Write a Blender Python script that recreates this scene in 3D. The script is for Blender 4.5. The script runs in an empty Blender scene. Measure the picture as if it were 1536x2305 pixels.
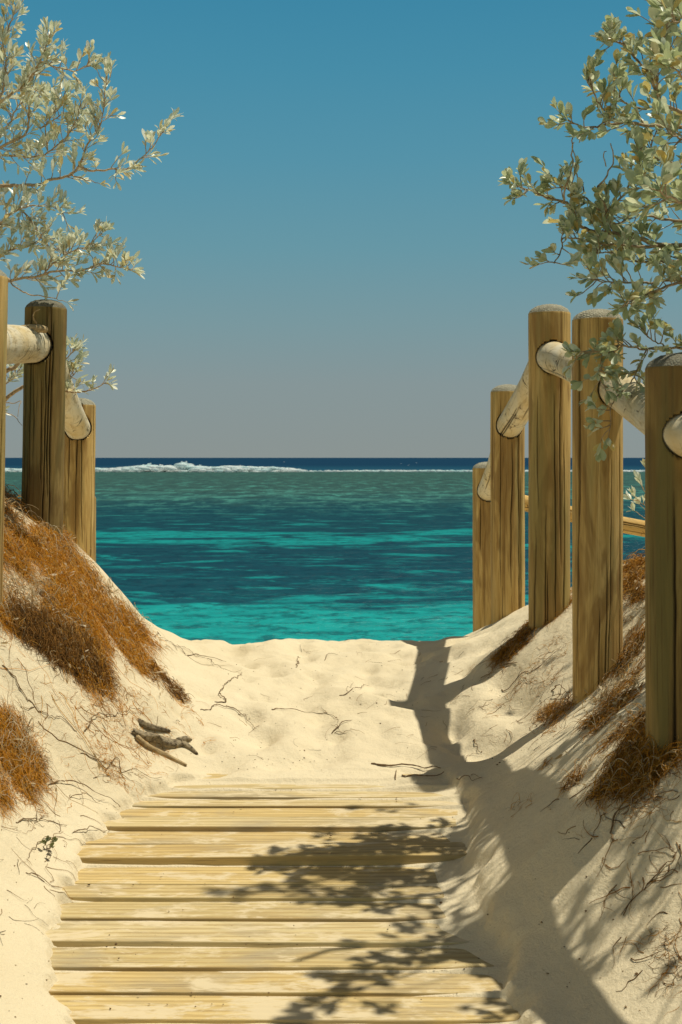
import bpy, math, random
import numpy as np
from mathutils import Vector

random.seed(7)
RNG = np.random.default_rng(11)
sc = bpy.context.scene
COL = sc.collection
F = 3000.0            # focal length in photo pixels
CX, HZ = 768.0, 1030.0
EZ = 5.0              # eye height above the sea

# ------------------------------------------------------------------ helpers
def P(px, py, d):
    return np.array([(px - CX) / F * d, d, EZ - (py - HZ) / F * d])

def build(name, V, faces, mats, loc=(0, 0, 0), parent=None, smooth=True, midx=None):
    """one mesh object; V world coordinates minus loc, faces = list of (n,k) int arrays"""
    V = np.asarray(V, dtype=np.float64) - np.asarray(loc, dtype=np.float64)
    me = bpy.data.meshes.new(name)
    me.vertices.add(len(V))
    me.vertices.foreach_set('co', V.astype(np.float32).ravel())
    faces = [np.asarray(f, dtype=np.int32) for f in faces if len(f)]
    loops = np.concatenate([f.ravel() for f in faces])
    tot = np.concatenate([np.full(len(f), f.shape[1], dtype=np.int32) for f in faces])
    start = np.concatenate([[0], np.cumsum(tot)[:-1]]).astype(np.int32)
    me.loops.add(len(loops))
    me.loops.foreach_set('vertex_index', loops)
    me.polygons.add(len(tot))
    me.polygons.foreach_set('loop_start', start)
    me.polygons.foreach_set('loop_total', tot)
    if not isinstance(mats, (list, tuple)):
        mats = [mats]
    for m in mats:
        me.materials.append(m)
    if midx is not None:
        me.polygons.foreach_set('material_index', np.asarray(midx, dtype=np.int32))
    me.polygons.foreach_set('use_smooth', np.full(len(tot), smooth, dtype=bool))
    me.update(calc_edges=True)
    me.validate()
    o = bpy.data.objects.new(name, me)
    COL.objects.link(o)
    if parent is not None:
        o.parent = parent
        o.location = Vector(loc) - parent.location
    else:
        o.location = loc
    return o

def tag(o, label=None, cat=None, group=None, kind=None):
    if label: o['label'] = label
    if cat: o['category'] = cat
    if group: o['group'] = group
    if kind: o['kind'] = kind
    return o

def empty(name, loc):
    o = bpy.data.objects.new(name, None)
    o.empty_display_size = 0.1
    COL.objects.link(o)
    o.location = loc
    return o

def norm(v):
    v = np.asarray(v, dtype=float)
    return v / (np.linalg.norm(v, axis=-1, keepdims=True) + 1e-12)

_tabs = {}
def vnoise(x, y, seed=0):
    if seed not in _tabs:
        _tabs[seed] = np.random.default_rng(1000 + seed).random((256, 256))
    t = _tabs[seed]
    x = np.asarray(x, float); y = np.asarray(y, float)
    xi = np.floor(x).astype(int); yi = np.floor(y).astype(int)
    fx = x - xi; fy = y - yi
    fx = fx * fx * fx * (fx * (fx * 6 - 15) + 10); fy = fy * fy * fy * (fy * (fy * 6 - 15) + 10)
    a = t[xi & 255, yi & 255]; b = t[(xi + 1) & 255, yi & 255]
    c = t[xi & 255, (yi + 1) & 255]; d = t[(xi + 1) & 255, (yi + 1) & 255]
    return (a * (1 - fx) + b * fx) * (1 - fy) + (c * (1 - fx) + d * fx) * fy * 1.0 - 0.5

def fbm(x, y, seed=0, oct=4):
    s = 0; a = 1.0
    for k in range(oct):
        s = s + a * vnoise(x * 2 ** k + 17.3 * k, y * 2 ** k - 9.1 * k, seed + k)
        a *= 0.5
    return s

def fbmr(x, y, seed=0, oct=4):
    s = 0; a = 1.0
    for k in range(oct):
        c, n = math.cos(.6 + 1.1 * k), math.sin(.6 + 1.1 * k)
        s = s + a * vnoise((x * c - y * n) * 2 ** k + 11.7 * k, (x * n + y * c) * 2 ** k - 5.1 * k, seed + k)
        a *= 0.5
    return s

class MB:
    """collects tubes / lofts / leaves into one mesh"""
    def __init__(s): s.V = []; s.Q = []; s.T = []; s.n = 0
    def add(s, V, Q=None, T=None):
        s.V.append(np.asarray(V, float))
        if Q is not None and len(Q): s.Q.append(np.asarray(Q) + s.n)
        if T is not None and len(T): s.T.append(np.asarray(T) + s.n)
        s.n += len(V)
    def loft(s, R, cap=True):
        """R [M,K,3] rings of closed loops"""
        M, K = R.shape[:2]
        i = np.arange(M - 1)[:, None] * K; k = np.arange(K)[None, :]
        k2 = (k + 1) % K
        Q = np.stack([i + k, i + k2, i + K + k2, i + K + k], -1).reshape(-1, 4)
        V = R.reshape(-1, 3)
        T = None
        if cap:
            c0 = R[0].mean(0); c1 = R[-1].mean(0)
            V = np.vstack([V, c0, c1])
            kk = np.arange(K); kn = (kk + 1) % K
            T = np.vstack([np.stack([np.full(K, M * K), kn, kk], -1),
                           np.stack([np.full(K, M * K + 1), (M - 1) * K + kk, (M - 1) * K + kn], -1)])
        s.add(V, Q, T)
    def tube(s, pts, rad, sides=5, cap=True):
        pts = np.asarray(pts, float); n = len(pts)
        rad = np.broadcast_to(np.asarray(rad, float), (n,))
        t = norm(np.gradient(pts, axis=0))
        ref = np.array([0.31, 0.2, 0.93]) if abs(t[0][2]) < 0.8 else np.array([1.0, 0.1, 0])
        u = norm(np.cross(t, ref)); v = np.cross(t, u)
        a = np.linspace(0, 2 * math.pi, sides, endpoint=False)
        R = pts[:, None, :] + rad[:, None, None] * (np.cos(a)[None, :, None] * u[:, None, :] + np.sin(a)[None, :, None] * v[:, None, :])
        s.loft(R, cap)
    def build(s, name, mats, loc=(0, 0, 0), parent=None, smooth=True):
        fs = []
        if s.Q: fs.append(np.vstack(s.Q))
        if s.T: fs.append(np.vstack(s.T))
        return build(name, np.vstack(s.V), fs, mats, loc, parent, smooth)

def catmull(pts, step):
    pts = np.asarray(pts, float)
    if len(pts) < 3:
        n = max(2, int(np.linalg.norm(pts[-1] - pts[0]) / step) + 1)
        return pts[0] + (pts[-1] - pts[0]) * np.linspace(0, 1, n)[:, None]
    p = np.vstack([2 * pts[0] - pts[1], pts, 2 * pts[-1] - pts[-2]])
    out = []
    for i in range(1, len(p) - 2):
        n = max(2, int(np.linalg.norm(p[i + 1] - p[i]) / step) + 1)
        t = np.linspace(0, 1, n, endpoint=False)[:, None]
        a, b, c, d = p[i - 1], p[i], p[i + 1], p[i + 2]
        out.append(0.5 * (2 * b + (c - a) * t + (2 * a - 5 * b + 4 * c - d) * t ** 2 + (3 * b - a - 3 * c + d) * t ** 3))
    out.append(p[-2][None])
    return np.vstack(out)

# ------------------------------------------------------------------ node helper
class NT:
    def __init__(s, name):
        s.m = bpy.data.materials.new(name); s.m.use_nodes = True
        s.t = s.m.node_tree; s.t.nodes.clear()
        s.out = s.t.nodes.new('ShaderNodeOutputMaterial')
    def n(s, typ, **kw):
        nd = s.t.nodes.new('ShaderNode' + typ)
        for k, v in kw.items():
            if k in nd.inputs.keys(): s.set(nd.inputs[k], v)
            else: setattr(nd, k, v)
        return nd
    def set(s, inp, v):
        if isinstance(v, bpy.types.NodeSocket): s.t.links.new(v, inp)
        else: inp.default_value = v
    def coord(s, which='Object', scale=(1, 1, 1), off=None):
        tc = s.n('TexCoord')
        mp = s.n('Mapping'); s.set(mp.inputs['Vector'], tc.outputs[which]); s.set(mp.inputs['Scale'], scale)
        if off is not None: s.set(mp.inputs['Location'], off)
        return mp.outputs['Vector']
    def noise(s, vec, scale=1, detail=4, rough=0.55, dist=0.0):
        nd = s.n('TexNoise')
        s.set(nd.inputs['Vector'], vec); nd.inputs['Scale'].default_value = scale
        nd.inputs['Detail'].default_value = detail; nd.inputs['Roughness'].default_value = rough
        nd.inputs['Distortion'].default_value = dist
        return nd.outputs['Fac']
    def ramp(s, fac, stops, interp='LINEAR'):
        nd = s.n('ValToRGB'); nd.color_ramp.interpolation = interp
        els = nd.color_ramp.elements
        while len(els) < len(stops): els.new(0.5)
        for e, (p, c) in zip(els, stops):
            e.position = p
            e.color = (c, c, c, 1) if isinstance(c, (int, float)) else (*c, 1)
        s.set(nd.inputs['Fac'], fac)
        return nd.outputs['Color']
    def math(s, op, a, b=0.0, clamp=False):
        nd = s.n('Math', operation=op); nd.use_clamp = clamp
        s.set(nd.inputs[0], a); s.set(nd.inputs[1], b)
        return nd.outputs[0]
    def mix(s, fac, a, b, blend='MIX'):
        nd = s.n('Mix', data_type='RGBA', blend_type=blend)
        s.set(nd.inputs[0], fac)
        for idx, v in ((6, a), (7, b)):
            if isinstance(v, tuple) and len(v) == 3: v = (*v, 1)
            s.set(nd.inputs[idx], v)
        return nd.outputs[2]
    def bump(s, h, strength=0.3, dist=0.01):
        nd = s.n('Bump'); s.set(nd.inputs['Height'], h)
        nd.inputs['Strength'].default_value = strength; nd.inputs['Distance'].default_value = dist
        return nd.outputs['Normal']
    def principled(s, color, rough=0.8, spec=0.3, normal=None):
        nd = s.n('BsdfPrincipled')
        if isinstance(color, tuple) and len(color) == 3: color = (*color, 1)
        s.set(nd.inputs['Base Color'], color); s.set(nd.inputs['Roughness'], rough)
        nd.inputs['Specular IOR Level'].default_value = spec
        if normal is not None: s.set(nd.inputs['Normal'], normal)
        return nd
    def finish(s, shader):
        s.t.links.new(shader, s.out.inputs['Surface']); return s.m

# ------------------------------------------------------------------ materials
SAND = (0.71, 0.58, 0.375)
def mat_sand():
    t = NT('pale_sand')
    v = t.coord('Object')
    big = t.noise(v, 1.6, 5, 0.6)
    fine = t.noise(v, 160, 3, 0.7)
    grain = t.noise(v, 520, 2, 0.6)
    mid = t.noise(v, 22, 5, 0.6)
    c = t.ramp(big, [(0.3, (0.69, 0.60, 0.41)), (0.7, (0.765, 0.675, 0.475))])
    c = t.mix(t.ramp(grain, [(0.35, 0.0), (0.75, 0.5)]), c, (0.46, 0.34, 0.19))
    specks = t.ramp(t.noise(v, 95, 2, 0.5), [(0.71, 0.0), (0.76, 1.0)])
    c = t.mix(t.math('MULTIPLY', specks, 0.45), c, (0.25, 0.16, 0.07))
    at = t.n('Attribute', attribute_name='litter')
    ln = t.math('MULTIPLY', at.outputs['Fac'], t.ramp(t.noise(v, 38, 4, 0.7), [(0.35, 0.15), (0.62, 1.0)]), clamp=True)
    c = t.mix(ln, c, t.ramp(t.noise(v, 60, 3, 0.6), [(0.3, (0.11, 0.05, 0.012)), (0.65, (0.36, 0.175, 0.035))]))
    h = t.math('ADD', t.math('MULTIPLY', mid, 1.0), t.math('ADD', t.math('MULTIPLY', fine, 0.28), t.math('MULTIPLY', grain, 0.10)))
    b = t.principled(c, 0.95, 0.1, t.bump(h, 0.8, 0.012))
    return t.finish(b.outputs[0])

def mat_post(name='weathered_pine', tone=(.96, .93, .85), green=0.0):
    t = NT(name)
    oi = t.n('ObjectInfo')
    off = t.n('CombineXYZ'); t.set(off.inputs[0], t.math('MULTIPLY', oi.outputs['Random'], 37.0)); t.set(off.inputs[2], t.math('MULTIPLY', oi.outputs['Random'], 91.0))
    o = off.outputs[0]
    g1 = t.noise(t.coord('Object', (14, 14, 0.9), o), 2.0, 6, 0.65, 0.6)
    g2 = t.noise(t.coord('Object', (60, 60, 1.6), o), 2.0, 4, 0.6, 0.3)
    st = t.noise(t.coord('Object', (7, 7, 1.7), o), 1.0, 4, 0.55, 0.8)
    gr = t.noise(t.coord('Object', (9, 9, 0.8), o), 1.0, 3, 0.6, 0.3)
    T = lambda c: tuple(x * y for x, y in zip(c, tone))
    c = t.ramp(g1, [(0.30, T((0.33, 0.205, 0.066))), (0.48, T((0.53, 0.365, 0.135))), (0.68, T((0.68, 0.505, 0.22)))])
    c = t.mix(t.ramp(st, [(0.50, 0.0), (0.58, 0.62)]), c, T((0.24, 0.135, 0.042)))
    g3 = t.noise(t.coord('Object', (40, 40, 0.8), o), 1.0, 4, 0.6, 0.2)
    c = t.mix(t.ramp(g3, [(0.55, 0.0), (0.70, 0.2)]), c, T((0.66, 0.49, 0.22)))
    c = t.mix(t.ramp(g3, [(0.32, 0.45), (0.44, 0.0)]), c, T((0.20, 0.125, 0.05)))
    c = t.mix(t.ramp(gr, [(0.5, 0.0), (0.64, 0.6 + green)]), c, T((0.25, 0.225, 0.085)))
    c = t.mix(t.ramp(g2, [(0.33, 0.6), (0.44, 0.0)]), c, T((0.17, 0.10, 0.035)))
    at = t.n('Attribute', attribute_name='crack')
    c = t.mix(at.outputs['Fac'], c, (0.025, 0.016, 0.008))
    h = t.math('ADD', g1, t.math('MULTIPLY', g2, 0.8))
    b = t.principled(c, 0.78, 0.25, t.bump(h, 0.5, 0.006))
    return t.finish(b.outputs[0])

def mat_endgrain(name='bleached_end_grain', k=1.0):
    t = NT(name)
    v = t.coord('Object')
    vo = t.n('TexVoronoi', feature='DISTANCE_TO_EDGE'); t.set(vo.inputs['Vector'], v); vo.inputs['Scale'].default_value = 105
    cr = t.ramp(vo.outputs['Distance'], [(0.03, 1.0), (0.14, 0.0)])
    c = t.ramp(t.noise(v, 30, 4), [(0.3, (0.25 * k, 0.235 * k, 0.17 * k)), (0.7, (0.44 * k, 0.42 * k, 0.31 * k))])
    c = t.mix(t.math('MULTIPLY', cr, 0.5), c, (0.13, 0.10, 0.06))
    b = t.principled(c, 0.9, 0.15, t.bump(vo.outputs['Distance'], 0.6, 0.01))
    return t.finish(b.outputs[0])

def mat_rail(name='bleached_rail', warm=0.0):
    t = NT(name)
    oi = t.n('ObjectInfo')
    off = t.n('CombineXYZ'); t.set(off.inputs[0], t.math('MULTIPLY', oi.outputs['Random'], 31.0)); t.set(off.inputs[2], t.math('MULTIPLY', oi.outputs['Random'], 57.0))
    o = off.outputs[0]
    big = t.noise(t.coord('Object', (6, 6, 3), o), 1.0, 4, 0.55, 1.0)
    gn = t.noise(t.coord('Object', (40, 40, 6), o), 1.0, 5, 0.65, 1.2)
    c = t.ramp(big, [(0.3, (0.53, 0.415, 0.215)), (0.5, (0.60, 0.52, 0.345)), (0.72, (0.60, 0.565, 0.45))])
    if warm: c = t.mix(warm, c, (0.62, 0.38, 0.095))
    c = t.mix(t.ramp(gn, [(0.33, 0.55), (0.5, 0.0)]), c, (0.24, 0.165, 0.075))
    vo = t.n('TexVoronoi', feature='DISTANCE_TO_EDGE')
    wob = t.n('TexNoise'); t.set(wob.inputs['Vector'], t.coord('Object', (10, 10, 10), o)); wob.inputs['Scale'].default_value = 1.5
    vv = t.mix(0.22, t.coord('Object', (11, 11, 15), o), wob.outputs['Color'], 'ADD')
    t.set(vo.inputs['Vector'], vv); vo.inputs['Scale'].default_value = 1.0
    msk = t.ramp(t.noise(t.coord('Object', (14, 14, 9), o), 1.0, 3), [(0.52, 0.0), (0.62, 1.0)])
    cr = t.math('MULTIPLY', t.ramp(vo.outputs['Distance'], [(0.012, 1.0), (0.045, 0.0)]), msk)
    c = t.mix(cr, c, (0.045, 0.032, 0.018))
    at = t.n('Attribute', attribute_name='crack')
    c = t.mix(at.outputs['Fac'], c, (0.03, 0.02, 0.01))
    b = t.principled(c, 0.8, 0.2, t.bump(t.math('SUBTRACT', gn, cr), 0.4, 0.005))
    return t.finish(b.outputs[0])

def mat_plank():
    t = NT('weathered_planks')
    g = t.n('NewGeometry')
    r = g.outputs['Random Per Island']
    off = t.n('CombineXYZ'); t.set(off.inputs[0], t.math('MULTIPLY', r, 53.0)); t.set(off.inputs[1], t.math('MULTIPLY', r, 17.0))
    o = off.outputs[0]
    w = t.n('TexWave', wave_type='BANDS', bands_direction='Y')
    t.set(w.inputs['Vector'], t.coord('Object', (0.55, 7, 7), o)); w.inputs['Scale'].default_value = 1.6
    w.inputs['Distortion'].default_value = 7.0; w.inputs['Detail'].default_value = 3; w.inputs['Detail Scale'].default_value = 0.7
    g1 = t.noise(t.coord('Object', (1.6, 26, 26), o), 1.0, 6, 0.65, 0.5)
    g2 = t.noise(t.coord('Object', (5, 160, 160), o), 1.0, 4, 0.6)
    bg = t.noise(t.coord('Object', (2.3, 5, 5), o), 1.0, 4, 0.6, 0.6)
    c = t.ramp(r, [(0.0, (0.50, 0.36, 0.145)), (0.35, (0.62, 0.47, 0.205)), (0.6, (0.53, 0.42, 0.20)), (0.8, (0.60, 0.49, 0.26)), (1.0, (0.56, 0.40, 0.155))])
    c = t.mix(t.ramp(w.outputs['Fac'], [(0.15, 0.5), (0.6, 0.0)]), c, (0.34, 0.215, 0.075))
    c = t.mix(t.ramp(g1, [(0.35, 0.55), (0.5, 0.0)]), c, (0.34, 0.235, 0.105))
    c = t.mix(t.ramp(bg, [(0.50, 0.0), (0.66, 0.65)]), c, (0.37, 0.31, 0.20))
    c = t.mix(t.ramp(g2, [(0.33, 0.55), (0.44, 0.0)]), c, (0.17, 0.11, 0.05))
    # dusting of sand caught in the grain and lying in patches on the top face
    d1 = t.noise(t.coord('Object', (4.5, 9, 9), o), 1.0, 5, 0.65, 0.5)
    d2 = t.noise(t.coord('Object', (30, 190, 190), o), 1.0, 3, 0.6)
    dust = t.ramp(t.math('ADD', d1, t.math('MULTIPLY', t.math('SUBTRACT', d2, 0.5), 0.35)), [(0.50, 0.0), (0.60, 0.9)])
    nz = t.n('SeparateXYZ'); t.set(nz.inputs[0], g.outputs['Normal'])
    dust = t.math('MULTIPLY', dust, t.ramp(nz.outputs[2], [(0.75, 0.0), (0.95, 1.0)]))
    c = t.mix(dust, c, (0.63, 0.525, 0.335))
    h = t.math('ADD', g1, t.math('MULTIPLY', g2, 0.7))
    b = t.principled(c, 0.8, 0.2, t.bump(h, 0.45, 0.004))
    return t.finish(b.outputs[0])

def mat_leaf(name, base, old, trans=0.35):
    t = NT(name)
    g = t.n('NewGeometry'); r = g.outputs['Random Per Island']
    v = t.coord('Object')
    c = t.ramp(r, [(0.0, base[0]), (0.45, base[1]), (0.86, base[2]), (0.90, old[0]), (1.0, old[1])])
    c = t.mix(t.ramp(t.noise(v, 70, 3), [(0.35, 0.35), (0.6, 0.0)]), c, tuple(x * 0.72 for x in base[1]))
    p = t.principled(c, 0.36, 0.75)
    p.inputs['Sheen Weight'].default_value = 0.35
    p.inputs['Sheen Roughness'].default_value = 0.4
    tr = t.n('BsdfTranslucent'); t.set(tr.inputs[0], t.mix(0.35, c, (0.62, 0.62, 0.26)))
    mx = t.n('MixShader'); mx.inputs[0].default_value = trans
    t.t.links.new(p.outputs[0], mx.inputs[1]); t.t.links.new(tr.outputs[0], mx.inputs[2])
    return t.finish(mx.outputs[0])

def mat_bark(name, a, b_):
    t = NT(name)
    v = t.coord('Object')
    c = t.ramp(t.noise(v, 45, 6, 0.75), [(0.36, a), (0.62, b_)])
    b = t.principled(c, 0.85, 0.2, t.bump(t.noise(v, 110, 4), 0.5, 0.004))
    return t.finish(b.outputs[0])

def mat_strand(name, stops):
    t = NT(name)
    g = t.n('NewGeometry')
    c = t.ramp(g.outputs['Random Per Island'], stops)
    p = t.principled(c, 0.7, 0.2)
    tr = t.n('BsdfTranslucent'); t.set(tr.inputs[0], c)
    mx = t.n('MixShader'); mx.inputs[0].default_value = 0.38
    t.t.links.new(p.outputs[0], mx.inputs[1]); t.t.links.new(tr.outputs[0], mx.inputs[2])
    return t.finish(mx.outputs[0])

def mat_water():
    t = NT('lagoon_water')
    tc = t.n('TexCoord'); sp = t.n('SeparateXYZ'); t.set(sp.inputs[0], tc.outputs['Object'])
    lg = t.math('LOGARITHM', t.math('MAXIMUM', sp.outputs[1], 5.0), 10.0)
    # wander of the zone borders, in metres along the shore
    wn = t.noise(t.coord('Object', (0.05, 0.05, 1)), 1.0, 4, 0.6)
    lgw = t.math('ADD', lg, t.math('MULTIPLY', t.math('SUBTRACT', wn, 0.5), 0.16))
    L = lambda y: (math.log10(y) - 1.4) / 1.6
    f = t.math('DIVIDE', t.math('SUBTRACT', lgw, 1.4), 1.6)
    f0 = t.math('DIVIDE', t.math('SUBTRACT', lg, 1.4), 1.6)
    bright = t.ramp(f, [(0.0, (0.016, 0.34, 0.315)), (L(46), (0.010, 0.285, 0.275)), (L(95), (0.009, 0.23, 0.225)),
                        (L(150), (0.055, 0.19, 0.165)), (L(260), (0.06, 0.145, 0.12))])
    dark = t.ramp(f0, [(0.0, (0.010, 0.115, 0.135)), (L(60), (0.007, 0.055, 0.080)), (L(130), (0.009, 0.056, 0.074)), (L(160), (0.022, 0.080, 0.085)), (L(200), (0.040, 0.098, 0.085)),
                       (L(420), (0.046, 0.105, 0.084))])
    thr = t.ramp(f, [(0.0, 0.12), (L(38), 0.18), (L(42.5), 0.45), (L(46), 0.545), (L(52), 0.61), (L(72), 0.575), (L(80), 0.455), (L(90), 0.48), (L(98), 0.62), (L(140), 0.60), (L(165), 0.50), (L(190), 0.50), (L(240), 0.62), (L(470), 0.66)])
    n1 = t.noise(t.coord('Object', (0.085, 0.155, 1)), 1.0, 6, 0.62, 0.7)
    msk = t.math('MULTIPLY', t.math('SUBTRACT', n1, thr), 14.0, clamp=True)
    c = t.mix(msk, dark, bright)
    # wavelet shading streaks of slightly different colour
    n2 = t.noise(t.coord('Object', (0.5, 0.8, 1)), 1.0, 5, 0.7, 0.4)
    c = t.mix(t.ramp(n2, [(0.35, 0.42), (0.55, 0.0)]), c, (0.004, 0.04, 0.065))
    n3 = t.noise(t.coord('Object', (0.16, 0.33, 1)), 1.0, 6, 0.75, 0.4)
    c = t.mix(t.ramp(n3, [(0.56, 0.0), (0.68, 0.5)]), c, bright)
    n4 = t.noise(t.coord('Object', (0.9, 0.8, 1)), 1.0, 5, 0.75)
    c = t.mix(t.ramp(n4, [(0.40, 0.6), (0.50, 0.0)]), c, (0.005, 0.030, 0.050))
    far = t.ramp(f0, [(L(110), 0.0), (L(160), 1.0)])
    n5 = t.noise(t.coord('Object', (0.34, 0.075, 1), (3, 7, 0)), 1.0, 5, 0.75)
    c = t.mix(t.math('MULTIPLY', t.ramp(n5, [(0.52, 0.0), (0.64, 0.9)]), t.math('MULTIPLY', far, t.ramp(f0, [(L(230), 1.0), (L(330), 0.35)]))), c, (0.062, 0.235, 0.195))
    c = t.mix(t.math('MULTIPLY', t.ramp(n5, [(0.36, 0.55), (0.48, 0.0)]), far), c, (0.020, 0.050, 0.050))
    n6 = t.noise(t.coord('Object', (0.22, 0.30, 1), (13, 5, 0)), 1.0, 6, 0.75, 0.3)
    c = t.mix(t.math('MULTIPLY', t.ramp(n6, [(0.55, 0.0), (0.64, 0.75)]), t.ramp(f0, [(L(150), 1.0), (L(180), 0.0)])), c, bright)
    deep = t.ramp(f0, [(L(462), 0.0), (L(474), 1.0)])
    navy = t.ramp(f0, [(L(480), (0.012, 0.072, 0.115)), (L(900), (0.006, 0.035, 0.075))])
    c = t.mix(deep, c, navy)
    h = t.math('ADD', t.noise(t.coord('Object', (0.7, 1.3, 1)), 1.0, 6, 0.65), t.math('MULTIPLY', t.noise(t.coord('Object', (0.12, 0.3, 1)), 1.0, 4), 2.5))
    nrm = t.bump(h, 0.7, 0.5)
    df = t.n('BsdfDiffuse'); t.set(df.inputs['Color'], c); t.set(df.inputs['Normal'], nrm)
    gl = t.n('BsdfGlossy'); gl.inputs['Roughness'].default_value = 0.25; t.set(gl.inputs['Normal'], nrm)
    mx = t.n('MixShader'); mx.inputs[0].default_value = 0.03
    t.t.links.new(df.outputs[0], mx.inputs[1]); t.t.links.new(gl.outputs[0], mx.inputs[2])
    return t.finish(mx.outputs[0])

M_SAND = mat_sand(); M_POST = mat_post(); M_END = mat_endgrain(); M_END_SHADE = mat_endgrain('shaded_end_grain', .5); M_RAIL = mat_rail()  # second end grain is darkened to carry the shrub's shade
M_POST_SHADE = mat_post('shaded_pine', (0.46, 0.45, 0.37), 0.2)  # pine tone darkened, the shrub's shade put into the wood colour
M_RAILW = mat_rail('golden_rail', 0.85); M_PLANK = mat_plank(); M_WATER = mat_water()
M_LEAFL = mat_leaf('silver_leaf', [(0.46, 0.52, 0.38), (0.72, 0.77, 0.63), (0.88, 0.90, 0.83)], [(0.60, 0.46, 0.18), (0.66, 0.50, 0.22)], 0.36)
M_LEAFR = mat_leaf('greygreen_leaf', [(0.23, 0.31, 0.15), (0.46, 0.54, 0.35), (0.76, 0.82, 0.69)], [(0.55, 0.42, 0.11), (0.58, 0.40, 0.10)], 0.42)
M_BARKL = mat_bark('pale_bark', (0.26, 0.17, 0.085), (0.55, 0.42, 0.26))
M_BARKR = mat_bark('grey_brown_bark', (0.16, 0.115, 0.065), (0.42, 0.33, 0.21))
M_TWIG = mat_bark('dark_dry_twig', (0.10, 0.062, 0.028), (0.25, 0.165, 0.085))
M_DRIFT = mat_bark('grey_driftwood', (0.045, 0.03, 0.016), (0.36, 0.29, 0.18))
M_DRIFTP = mat_bark('tan_driftwood', (0.22, 0.15, 0.07), (0.48, 0.36, 0.19))
M_ROOT = mat_strand('dry_orange_roots', [(0.0, (0.17, 0.075, 0.008)), (0.25, (0.56, 0.25, 0.016)), (0.70, (0.82, 0.41, 0.034)), (0.90, (0.82, 0.54, 0.15)), (0.97, (0.66, 0.52, 0.30)), (1.0, (0.7, 0.6, 0.4))])
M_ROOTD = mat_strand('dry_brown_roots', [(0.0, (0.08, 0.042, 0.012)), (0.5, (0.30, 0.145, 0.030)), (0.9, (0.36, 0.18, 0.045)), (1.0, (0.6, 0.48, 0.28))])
M_ROOTM = mat_strand('shaded_russet_roots', [(0.0, (0.10, 0.055, 0.012)), (0.45, (0.42, 0.19, 0.018)), (0.85, (0.68, 0.345, 0.040)), (0.95, (0.66, 0.46, 0.15)), (1.0, (0.62, 0.48, 0.28))])  # root colours darkened to hold the shade round the nearest right post
M_LITTER = mat_strand('pale_leaf_litter', [(0.0, (0.40, 0.28, 0.13)), (0.6, (0.60, 0.48, 0.28)), (1.0, (0.72, 0.62, 0.44))])
M_CRUMB = mat_strand('dark_crumbs', [(0.0, (0.06, 0.035, 0.015)), (0.6, (0.22, 0.13, 0.055)), (1.0, (0.45, 0.33, 0.17))])
def mat_foam():
    t = NT('sea_foam')
    c = t.ramp(t.noise(t.coord('Object', (0.12, 0.2, 0.5)), 1.0, 4), [(0.4, (0.86, 0.88, 0.86)), (0.65, (0.45, 0.72, 0.72))])
    b = t.principled(c, 0.9, 0.1)
    tp = t.n('BsdfTransparent'); mx = t.n('MixShader')
    t.set(mx.inputs[0], t.ramp(t.noise(t.coord('Object', (.35, .6, 1.1)), 1.0, 4, 0.65), [(0.38, 0.25), (0.55, 1.0)]))
    tl = t.n('BsdfTranslucent'); t.set(tl.inputs[0], (0.9, 0.93, 0.93, 1)); m2 = t.n('MixShader'); m2.inputs[0].default_value = 0.45
    t.t.links.new(b.outputs[0], m2.inputs[1]); t.t.links.new(tl.outputs[0], m2.inputs[2])
    t.t.links.new(tp.outputs[0], mx.inputs[1]); t.t.links.new(m2.outputs[0], mx.inputs[2])
    return t.finish(mx.outputs[0])
M_FOAM = mat_foam()

# ------------------------------------------------------------------ terrain (relative to the eye: z = 0 at the eye)
def itp(d, tab):
    a = np.array(tab, float)
    return np.interp(d, a[:, 0], a[:, 1])
def sp(u, k):                                   # soft ramp
    return k * np.logaddexp(0, u / k)

EDGES = [2.36, 2.505, 2.65, 2.795, 2.94, 3.085, 3.232, 3.376, 3.521, 3.657, 3.80, 3.96, 4.10, 4.215, 4.381, 4.525, 4.674, 4.79, 4.90, 4.99, 5.085, 5.18, 5.28]
XTL = [(0, -.75), (2.5, -.78), (3.4, -.86), (3.9, -.98), (4.4, -1.0), (4.8, -.96), (5.1, -.80), (5.45, -.68), (6.2, -.68), (7, -.92), (7.6, -1.10), (8.5, -1.28), (9.6, -1.6), (11, -2.2), (14, -3.5), (30, -6)]
ML = [(0, .9), (3.4, .9), (4.4, 1.2), (4.9, 1.6), (5.5, 1.3), (6.2, 1.22), (7.0, 1.15), (7.7, 1.05), (9, .9), (12, .6), (30, .3)]
HL = [(0, 1.0), (5, 1.15), (6, 1.15), (7, .92), (8, .72), (9, .6), (12, .5), (20, .3), (30, 0)]
XTR = [(0, .60), (2.5, .63), (3.2, .61), (3.5, .55), (3.9, .41), (4.5, .43), (5.28, .58), (6.2, .48), (7.0, .56), (7.6, .62), (8.8, .80), (10, 1.1), (12, 1.8), (30, 4)]
MR = [(0, .65), (2.5, .68), (3.3, .75), (3.9, .97), (4.6, .82), (5.28, .72), (6.2, .76), (7.0, .55), (7.6, .42), (8.8, .40), (10, .4), (30, .3)]
HR = [(0, .95), (4, 1.0), (6, .80), (6.5, .68), (7.5, .45), (8.8, .48), (10, .4), (30, 0)]

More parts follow.
